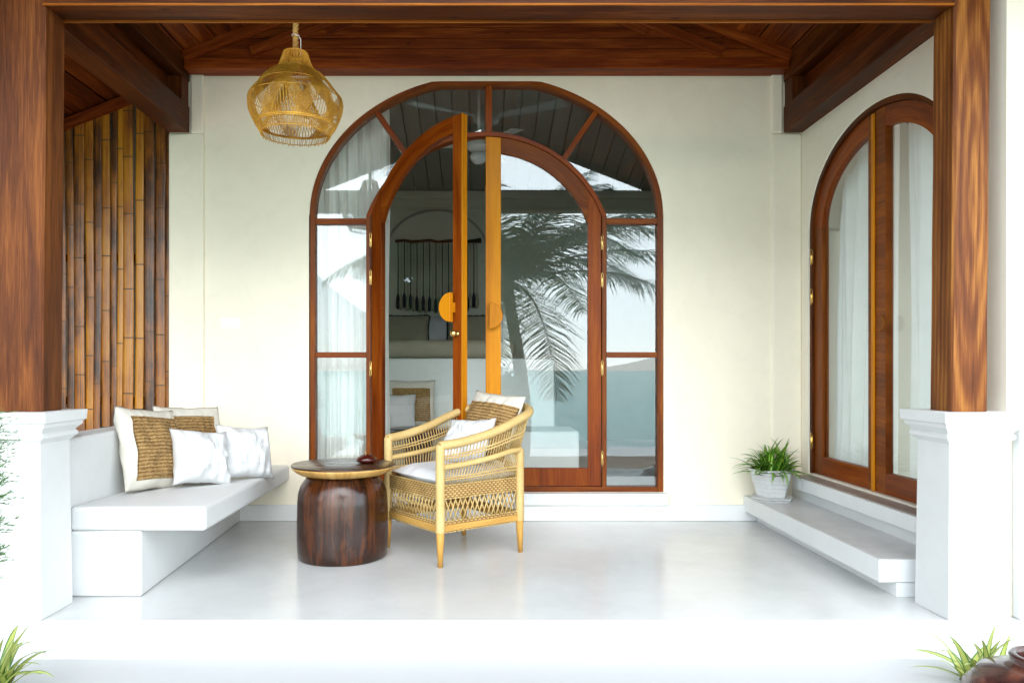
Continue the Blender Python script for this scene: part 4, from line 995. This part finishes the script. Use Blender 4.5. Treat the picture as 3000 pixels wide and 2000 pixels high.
o = obj('cross_strands', g, M['cane'], ch, local=True); o['kind'] = 'stuff'
def side_line(k, t):     # perimeter, side k 0..3
    c = [(h, -h), (h, h), (-h, h), (-h, -h)]; a, b = c[k], c[(k + 1) % 4]; return a[0] + (b[0] - a[0]) * t, a[1] + (b[1] - a[1]) * t, (b[1] - a[1], -(b[0] - a[0]))
for (z0, z1, nm) in ((.335, .402, 'seat_band'), (.168, .222, 'base_band')):
    g = MB(); rows = int((z1 - z0) / .0105)
    for k in range(4):
        for r in range(rows + 1):
            z = z0 + (z1 - z0) * r / rows; pts = []
            for i in range(37):
                x, y, nn = side_line(k, .04 + .92 * i / 36); ln = sqrt(nn[0] ** 2 + nn[1] ** 2); o_ = .0075 * (1 if (i + r) % 2 else -1)
                pts.append((x + nn[0] / ln * o_, y + nn[1] / ln * o_, z))
            g.tube(pts, .0044, 4, cap=False)
    o = obj(nm, g, M['cane'], ch, local=True); o['kind'] = 'stuff'
    for k in range(4):
        x0_, y0_, _ = side_line(k, .04); x1_, y1_, _ = side_line(k, .96)
        g = MB(); g.beam((x0_, y0_, (z0 + z1) / 2), (x1_, y1_, (z0 + z1) / 2), .004, z1 - z0 - .006); obj('band_core', g, M['cane_dark'], ch, local=True)
g = MB()
for k in range(4):
    nl = 17
    for i in range(-2, nl + 1):
        for d in (1, -1):
            ta = (i + .5) / nl; tb2 = ta + d * 1.6 / nl
            for st in (.0, .006):
                ta_, tb_ = ta + st, tb2 + st
                if not (.03 < ta_ < .97 and .0 < tb_ < 1.0): continue
                xa, ya, nn = side_line(k, ta_); xb, yb, _ = side_line(k, max(.03, min(.97, tb_)))
                o_ = .003 * d; ln = .514
                g.tube([(xa + nn[0] / ln * o_, ya + nn[1] / ln * o_, .222), (xb + nn[0] / ln * o_, yb + nn[1] / ln * o_, .337)], .0024, 4)
o = obj('lattice', g, M['cane'], ch, local=True); o['kind'] = 'stuff'
g = MB(); g.box(-h + .02, h - .02, -h + .02, h - .02, .372, .388); obj('seat_deck', g, M['cane'], ch, local=True)
g = MB(); g.beam((-h, -h, .19), (h, -h, .19), .018, .03); g.beam((h, h, .19), (-h, h, .19), .018, .03); g.beam((h, -h, .19), (h, h, .19), .018, .03); g.beam((-h, h, .19), (-h, -h, .19), .018, .03); obj('stretcher', g, M['leg'], ch, local=True)
mt = Matrix.Translation(CH) @ Matrix.Rotation(TH, 4, 'Z')
def chw(x, y, z): return mt @ Vec((x, y, z))
sc_ = thing('seat_cushion', 'flat white seat cushion on the rattan armchair', 'cushion', chw(0, 0, .39), (0, 0, TH))
g = pillow_mesh(.50, .50, .085, 11, 30, .0, wr=.004)
for p in g.v:
    p.z = max(-.028, min(.042, p.z * 1.6)) + .032 + .004 * mnoise.noise(Vec((p.x * 6, p.y * 6, 2)))
obj('cover', g, M['seat'], sc_, local=True, recalc=False)
R3 = Matrix.Rotation(TH, 3, 'Z')
pillow('cream pillow with a jute panel behind the white one on the armchair', .46, .42, .13, chw(.0, .245, .650), M['cush_c'], frame_mtx(R3 @ Vec((.0, -1, .38)), RAD(-3)), 14, (-1.0, .98, -.80, .66), .05, wr=.008)
pillow('small white pillow in front on the armchair', .36, .27, .13, chw(-.005, .10, .585), M['cush_w'], frame_mtx(R3 @ Vec((.12, -1, .45)), RAD(4)), 15, None, .10, wr=.012, pleat=True)

# ------------------------------------------------------------------ pendant lamp
LY = 3.6; lc = P(866, 306, LY)
lp = thing('pendant_lamp', 'woven golden rattan pendant lamp hanging on a rope', 'lamp', (lc.x, LY, lc.z - .17))
LR = [(-.20, .145), (-.155, .163), (-.133, .176), (-.115, .186), (-.092, .198), (-.07, .209), (-.05, .217), (-.025, .225), (0, .229), (.03, .223), (.054, .204), (.096, .170), (.13, .142), (.150, .118), (.165, .092), (.19, .078), (.25, .057), (.3, .055)]
def lampr(z):       # radius of the shade against height above its widest level
    for (a, ra), (b, rb) in zip(LR, LR[1:]):
        if z <= b: return ra + (rb - ra) * max(0, (z - a)) / (b - a)
    return LR[-1][1]
za_, zb2 = -.172, .24
g = MB()
nst = 76
for k in range(nst):
    a = 2 * pi * k / nst + random.uniform(-.012, .012); pts = []
    for i in range(15):
        z = .158 + .092 * i / 14; r = lampr(z) + random.uniform(-.0015, .0015); pts.append(lc + Vec((r * cos(a), r * sin(a), z)))
    g.tube(pts, .0022, 4, cap=False)
o = obj('neck_strands', g, M['lamp_cane'], lp); o['kind'] = 'stuff'
g = MB()
# fans of strands: overlapping triangular bundles that leave gaps
def onb(a, z, dr=0): r = lampr(z) + dr; return lc + Vec((r * cos(a), r * sin(a), z))
nf = 8
for f in range(nf):
    a0 = 2 * pi * f / nf
    for k in range(11):                      # lower fan: from the bottom ring up to a point
        s = (k - 5) / 5; aa = a0 + s * .37; zt2 = .05 - abs(s) * .12; pts = []
        for i in range(9):
            t = i / 8; z = -.115 + (zt2 + .115) * t; pts.append(onb(aa + (a0 - aa) * t * t * .35, z, .002))
        g.tube(pts, .0019, 4, cap=False)
    for d in (1, -1):
        for k in range(9):                  # diagonal sweeps from the neck
            a1 = a0 + .39 + k * .034 * d; pts = []
            for i in range(13):
                t = i / 12; z = .160 - .27 * t; pts.append(onb(a1 + d * (.80 * t ** 1.15), z, -.002 - .003 * d))
            g.tube(pts, .0017, 4, cap=False)
    for k in range(12):                      # top caps
        s = (k - 5.5) / 5.5; aa = a0 + s * .20; pts = [onb(aa + s * .2 * i / 6, .160 - .07 * i / 6, .003) for i in range(7)]
        g.tube(pts, .0018, 4, cap=False)
for k in range(110):                         # bottom skirt
    a = 2 * pi * k / 110 + random.uniform(-.01, .01); e = -.160 + random.uniform(-.006, .008)
    pts = [onb(a, -.108), onb(a + random.uniform(-.02, .02), -.14), onb(a + random.uniform(-.02, .02), e, random.uniform(-.006, .004))]
    g.tube(pts, .0017, 4, cap=False)
o = obj('shade_strands', g, M['lamp_cane'], lp); o['kind'] = 'stuff'
for z, rr in ((.162, .004), (.085, .0022), (.02, .0022), (-.104, .004), (-.110, .003), (-.150, .0022), (.249, .003)):
    g = MB(); g.tube([onb(2 * pi * i / 64, z) for i in range(64)], rr, 6, closed=True); obj('ring', g, M['lamp_cane'], lp)
g = MB(); g.lathe([(.145, -.105), (.12, -.06), (.085, .0), (.055, .06), (.045, .10)], lc, 40)
g = MB()
for k in range(56):                          # inner cone of strands
    a = 2 * pi * k / 56; g.tube([lc + Vec((.15 * cos(a), .15 * sin(a), -.11)), lc + Vec((.10 * cos(a + .1), .10 * sin(a + .1), -.02)), lc + Vec((.05 * cos(a + .2), .05 * sin(a + .2), .09))], .0018, 4, cap=False)
o = obj('inner_cone', g, M['lamp_cane'], lp); o['kind'] = 'stuff'
g = MB(); zr0, zr1 = lc.z + .24, zc(lc.x) + .01
for s in range(3):
    pts = []
    n = 130
    for i in range(n + 1):
        z = zr0 + (zr1 - zr0) * i / n; a = (z * 95) + s * 2 * pi / 3; pts.append((lc.x + .0075 * cos(a), LY + .0075 * sin(a), z))
    g.tube(pts, .0075, 7)
obj('rope', g, M['rope'], lp)
g = MB(); zt2 = lc.z + .335
g.tube([(lc.x + .017 * cos(a / 10 * 2 * pi), LY + .017 * sin(a / 10 * 2 * pi), zt2 + .004 * cos(a)) for a in range(10)], .002, 5, closed=True)
g.tube([(lc.x + .016, LY - .004, zt2), (lc.x + .026, LY - .004, zt2 - .02), (lc.x + .026, LY - .002, zt2 - .10)], .0022, 5); obj('wire_tie', g, M['plastic'], lp)

# ------------------------------------------------------------------ potted plant on the side step
def blade_leaf(p0, az_, elev, ln, wd, droop, n=9, fold=.25, twist=0):
    """one strap leaf as a folded, tapering blade"""
    g = MB(); p = Vec(p0); e = elev; rows = []
    for i in range(n + 1):
        t = i / n; d = Vec((cos(az_) * cos(e), sin(az_) * cos(e), sin(e))); side = Vec((-sin(az_), cos(az_), 0)); up = side.cross(d) * -1
        if twist: side = side * cos(twist * t) + up * sin(twist * t)
        wv = wd * (min(1, (t + .12) * 4) if t < .15 else 1) * (1 - max(0, t - .25) / .75) ** .8 * .5 + .0004
        rows.append((g.V(p - side * wv), g.V(p - up * wv * fold), g.V(p + side * wv)))
        p = p + d * ln / n; e -= droop / n * (.4 + 1.2 * t)
    for i in range(n):
        a, b = rows[i], rows[i + 1]
        for k in (0, 1):
            v0, v1 = (0, .5) if k == 0 else (.5, 1)
            g.Fc((a[k], a[k + 1], b[k + 1], b[k]), [(i / n, v0), (i / n, v1), ((i + 1) / n, v1), ((i + 1) / n, v0)], True)
    return g
pc = Vec((1.822, 4.575, .165))
pt = thing('flower_pot', 'white ribbed glazed pot with the striped plant on the side step', 'pot', pc)
def octa(r, c=.42):
    pts = []
    for k in range(8):
        a = pi / 8 + k * pi / 4; pts.append((cos(a), sin(a)))
    return [(x * r * 1.05, y * r * .95) for x, y in pts]
def hexr(r): return [(cos(a) * r, sin(a) * r) for a in [RAD(q) for q in (-60, 0, 60, 120, 180, 240)]]
g = MB(); prev = None; levels = [(.088, .028)]
nr = 6
for k in range(nr):
    z0 = .032 + k * .026; r0 = .090 + k * .0075
    levels += [(r0 - .002, z0), (r0 + .001, z0 + .004), (r0 + .004, z0 + .022), (r0 + .002, z0 + .025)]
levels += [(.140, .190), (.140, .200), (.130, .200), (.120, .175)]
for r, z in levels:
    q = [g.V(pc + Vec((x, y, z))) for x, y in hexr(r * 1.04)]
    if prev:
        for k in range(6): g.Fc((prev[k], prev[(k + 1) % 6], q[(k + 1) % 6], q[k]))
    else: g.Fc(q[::-1])
    prev = q
g.Fc(prev); obj('pot_body', g, M['pot'], pt, bev=.002)
ss_ = thing('saucer', 'white hexagonal saucer under the flower pot', 'saucer', pc)
g = MB(); prev = None
for r, z in ((.100, .0005), (.125, .002), (.128, .010), (.120, .013), (.134, .018), (.138, .026), (.130, .027), (.10, .0275)):
    q = [g.V(pc + Vec((x, y, z))) for x, y in hexr(r)]
    if prev:
        for k in range(6): g.Fc((prev[k], prev[(k + 1) % 6], q[(k + 1) % 6], q[k]))
    else: g.Fc(q[::-1])
    prev = q
g.Fc(prev); obj('dish', g, M['pot'], ss_)
def strap_plant(label, c, n, ln0, ln1, w0, m, seed, el0=20, el1=85, spread=.05, name='strap_leaf_plant', azf=None):
    rnd = random.Random(seed); o = thing(name, label, 'plant', c)
    g = MB(); g.lathe([(.001, -.01), (spread * 1.3, -.01), (spread * 1.2, .004), (.001, .008)], c, 14); obj('crown', g, M['bark'], o)
    for i in range(n):
        a = rnd.uniform(0, 2 * pi) if azf is None else azf(rnd, i); e = RAD(rnd.uniform(el0, el1)); ln = rnd.uniform(ln0, ln1); rr = spread * sqrt(rnd.random())
        q = rnd.uniform(0, 6.28)
        p0 = Vec(c) + Vec((rr * cos(q), rr * sin(q), 0))
        g = blade_leaf(p0, a, e, ln, rnd.uniform(.7, 1.15) * w0, rnd.uniform(.5, 2.0), 8, .3, rnd.uniform(-.5, .5))
        obj('leaf', g, m, o, recalc=False)
    return o
spl = strap_plant('green and yellow striped spider plant growing in the white pot', (pc.x, pc.y, pc.z + .178), 135, .13, .25, .028, M['leaf'], 21, 5, 88, .095, 'spider_plant')
for (az_, e, ln, dr) in ((RAD(-80), .35, .20, 3.4), (RAD(-20), .25, .24, 3.0), (RAD(185), .45, .27, 1.1), (RAD(175), .75, .25, 1.0)):
    g = blade_leaf(Vec((pc.x, pc.y - .06, pc.z + .19)), az_, e, ln, .021, dr, 10, .3); obj('leaf', g, M['leaf'], spl, recalc=False)
# plants in front
strap_plant('pale yellow striped plant at the lower left corner of the steps', (P(-30, 1980, 2.45).x, 2.45, -.13), 46, .20, .33, .036, M['leaf2'], 5, 12, 78, .05)
strap_plant('pale striped plant at the lower right behind the glazed jar', (1.80, 2.64, -.14), 26, .14, .25, .030, M['leaf2'], 8, 20, 80, .05)
for (x, y, z0) in ((P(-30, 0, 2.45).x, 2.45, -.13), (1.80, 2.64, -.14)):
    g = MB(); g.lathe([(.001, -.34), (.10, -.34), (.13, -.2), (.14, z0 - .02), (.12, z0 - .02), (.001, z0 - .03)], (x, y, 0), 28)
    tag(obj('planter', g, gm, smooth=True), 'grey round planter under the %s striped plant' % ('left' if x < 0 else 'right'), 'planter')
# feathery shrub at the left edge
fs = thing('feathery_shrub', 'fine needled green shrub at the left edge in front of the pedestal', 'shrub', (-1.62, 2.42, -.34))
g = MB(); rnd = random.Random(4)
gs = MB(); gs.tube([(-1.66, 2.42, -.34), (-1.66, 2.43, .3), (-1.64, 2.42, .78)], [.016, .011, .004], 7); obj('stem', gs, M['bark'], fs)
for k in range(520):
    z = rnd.uniform(.30, .82); a = rnd.uniform(0, 2 * pi); ln = rnd.uniform(.05, .13) * (1.15 - abs(z - .58)); e = rnd.uniform(-.1, .9)
    p = Vec((-1.655 + rnd.uniform(-.04, .02), 2.42 + rnd.uniform(-.04, .04), z)); d = Vec((cos(a) * cos(e), sin(a) * cos(e), sin(e)))
    pts = [p + d * ln * i / 5 + Vec((0, 0, -.02 * (i / 5) ** 2)) for i in range(6)]
    g.tube(pts, [.0011, .001, .0009, .0008, .0007, .0005], 3, cap=False)
    for i in range(26):
        t = rnd.random(); q = p + d * ln * t + Vec((0, 0, -.02 * t * t)); d2 = (d + Vec((rnd.gauss(0, .7), rnd.gauss(0, .7), rnd.gauss(.2, .6)))).normalized() * rnd.uniform(.012, .030)
        s = d2.cross(Vec((rnd.random(), rnd.random(), .3))).normalized() * .0012
        i0 = len(g.v); g.v += [q - s, q + s, q + d2]; g.Fc((i0, i0 + 1, i0 + 2), [(0, .5)] * 3)
o = obj('foliage', g, M['fern'], fs, recalc=False); o['kind'] = 'stuff'

# glazed jar
m, t, b = newmat('brown_glaze'); l = t.links.new
tcn = nd(t, 'ShaderNodeTexCoord'); n = nd(t, 'ShaderNodeTexNoise', Scale=7.0, Detail=6.0, Distortion=.8); l(tcn.outputs['Object'], n.inputs['Vector'])
r = ramp(t, [(.36, (.012, .006, .006)), (.5, (.06, .022, .018)), (.68, (.20, .07, .04)), (.8, (.30, .22, .2))]); l(n.outputs[0], r.inputs[0]); l(r.outputs[0], b.inputs['Base Color']); b.inputs['Roughness'].default_value = .16
jc = Vec((1.825, 2.36, -.34))
g = MB(); g.lathe([(0.0009, 0.0), (0.138, 0.0), (0.1748, 0.0264), (0.2208, 0.1056), (0.241, 0.1936), (0.23, 0.2728), (0.184, 0.33), (0.1196, 0.3564), (0.0994, 0.3652), (0.0975, 0.3766), (0.103, 0.3872), (0.0975, 0.396), (0.0846, 0.3978), (0.0754, 0.3872), (0.0736, 0.3696), (0.0782, 0.352), (0.1104, 0.3168), (0.0009, 0.088)], jc, 64)
tag(obj('glazed_jar', g, m, smooth=True), 'round brown glazed jar at the lower right corner', 'jar')

# ------------------------------------------------------------------ palm and bush on the beach, seen in the glass
def palm(c, hgt, crown, label):
    o = thing('palm_tree', label, 'palm tree', c); c = Vec(c); rnd = random.Random(12)
    top_ = Vec(crown)
    g = MB(); pts = [c.lerp(top_, t) + Vec((.25 * sin(t * 3), 0, 0)) * (1 - t) for t in [i / 14 for i in range(15)]]
    g.tube(pts, [.17 - .06 * i / 14 + (.012 if i % 2 else 0) for i in range(15)], 12); obj('trunk', g, M['bark'], o)
    nfr = 32
    for f in range(nfr):
        a = 2 * pi * f / nfr * 1.0 + rnd.uniform(-.15, .15); e = rnd.uniform(-.35, 1.25); ln = rnd.uniform(3.4, 4.6); p = top_.copy(); g = MB()
        n = 84; droop = rnd.uniform(.8, 1.7); pts = []; ds = []
        for i in range(n + 1):
            t = i / n; d = Vec((cos(a) * cos(e), sin(a) * cos(e), sin(e))); pts.append(p.copy()); ds.append(d.copy()); p = p + d * ln / n; e -= droop / n * (.3 + 1.2 * t)
        g.tube(pts, [.028 * (1 - .85 * i / n) for i in range(n + 1)], 5, cap=False)
        for i in range(5, n + 1):
            t = i / n; L_ = .95 * (sin(pi * min(1, t * .88 + .12)) ** .6) * rnd.uniform(.85, 1.1) + .06
            d = ds[i]; side = d.cross(Vec((0, 0, 1))).normalized()
            for s in (-1, 1):
                dd = (side * s * .85 + d * .55 + Vec((0, 0, rnd.uniform(-.25, .05)))).normalized()
                q = pts[i]; wv = d.normalized() * .017
                m_ = q + dd * L_ * .55 + Vec((0, 0, -.02)); e_ = q + dd * L_ + Vec((0, 0, -.14 * L_ - rnd.uniform(0, .12)))
                b = len(g.v); g.v += [q - wv, q + wv, m_ - wv * .9, m_ + wv * .9, e_]
                g.Fc((b, b + 1, b + 3, b + 2), [(0, .2), (0, .8), (.5, .8), (.5, .2)]); g.Fc((b + 2, b + 3, b + 4), [(.5, .2), (.5, .8), (1, .5)])
        obj('frond', g, M['palm'], o, recalc=False)
    return o
palm((.9, -6.2, -.95), 4, (.62, -6.6, 2.95), 'coconut palm on the beach, reflected in the door glass')
bs = thing('beach_bush', 'broad leaved bush at the foot of the palm, reflected in the door glass', 'bush', (.3, -6.4, -.9))
g = MB(); rnd = random.Random(3)
for k in range(7000):
    q = Vec((rnd.gauss(0, .5), rnd.gauss(0, .45), rnd.gauss(0, .34)))
    if q.length > .95: continue
    p = Vec((.15, -6.4, .30)) + q
    if p.z < -.9: continue
    d = Vec((rnd.gauss(0, 1), rnd.gauss(0, 1), rnd.gauss(.3, .6))).normalized() * .09; s = d.cross(Vec((rnd.random(), rnd.random(), rnd.random()))).normalized() * .045
    b = len(g.v); g.v += [p, p + d * .5 - s, p + d, p + d * .5 + s]; g.Fc((b, b + 1, b + 2, b + 3), [(0, .5), (.5, 0), (1, .5), (.5, 1)])
o = obj('foliage', g, M['bush'], bs, recalc=False); o['kind'] = 'stuff'
g = MB()
for k in range(7): a = k * .9; g.tube([(.2, -6.4, -.95), (.2 + .3 * cos(a), -6.4 + .3 * sin(a), -.2), (.2 + .7 * cos(a), -6.4 + .5 * sin(a), .5)], [.03, .02, .008], 6)
obj('stem', g, M['bark'], bs)

# trees added out of view at left, to darken the open leaf's reflection
def added_tree(label, x, y, hgt, r, seed):
    o = thing('added_tree', label, 'tree', (x, y, -.42), group='added leafy trees beside the terrace'); rnd = random.Random(seed)
    g = MB(); g.tube([(x, y, -.42), (x + .1, y, hgt * .3), (x - .05, y + .1, hgt * .65)], [.12, .09, .05], 9)
    for k in range(6):
        a = k * 1.05; g.tube([(x, y, hgt * (.25 + .05 * k)), (x + r * .6 * cos(a), y + r * .6 * sin(a), hgt * (.45 + .07 * k))], [.04, .012], 6)
    obj('trunk', g, M['bark'], o)
    g = MB(); cl = [(Vec((rnd.gauss(0, r * .42), rnd.gauss(0, r * .42), rnd.uniform(.1, 1) * hgt)), rnd.uniform(.3, .55) * r) for _ in range(34)]
    for k in range(15000):
        c, q = rnd.choice(cl); p = Vec((x, y, 0)) + c + Vec((rnd.gauss(0, 1), rnd.gauss(0, 1), rnd.gauss(0, .8))) * q * .5
        if p.z < -.35: continue
        d = Vec((rnd.gauss(0, 1), rnd.gauss(0, 1), rnd.gauss(0, .7))).normalized() * .22; s_ = d.cross(Vec((rnd.random(), rnd.random(), rnd.random()))).normalized() * .10
        b = len(g.v); g.v += [p, p + d * .5 - s_, p + d, p + d * .5 + s_]; g.Fc((b, b + 1, b + 2, b + 3), [(0, .5), (.5, 0), (1, .5), (.5, 1)])
    q = obj('crown', g, M['bush'], o, recalc=False); q['kind'] = 'stuff'
added_tree('added unseen leafy tree outside to the left, nearest the shore', -7.0, 1.6, 4.6, 1.7, 1)
added_tree('added unseen leafy tree outside to the left, between the two others', -6.6, 4.3, 5.0, 1.8, 2)
added_tree('added unseen leafy tree outside to the left, standing farthest back', -7.2, 7.0, 5.2, 1.9, 3)
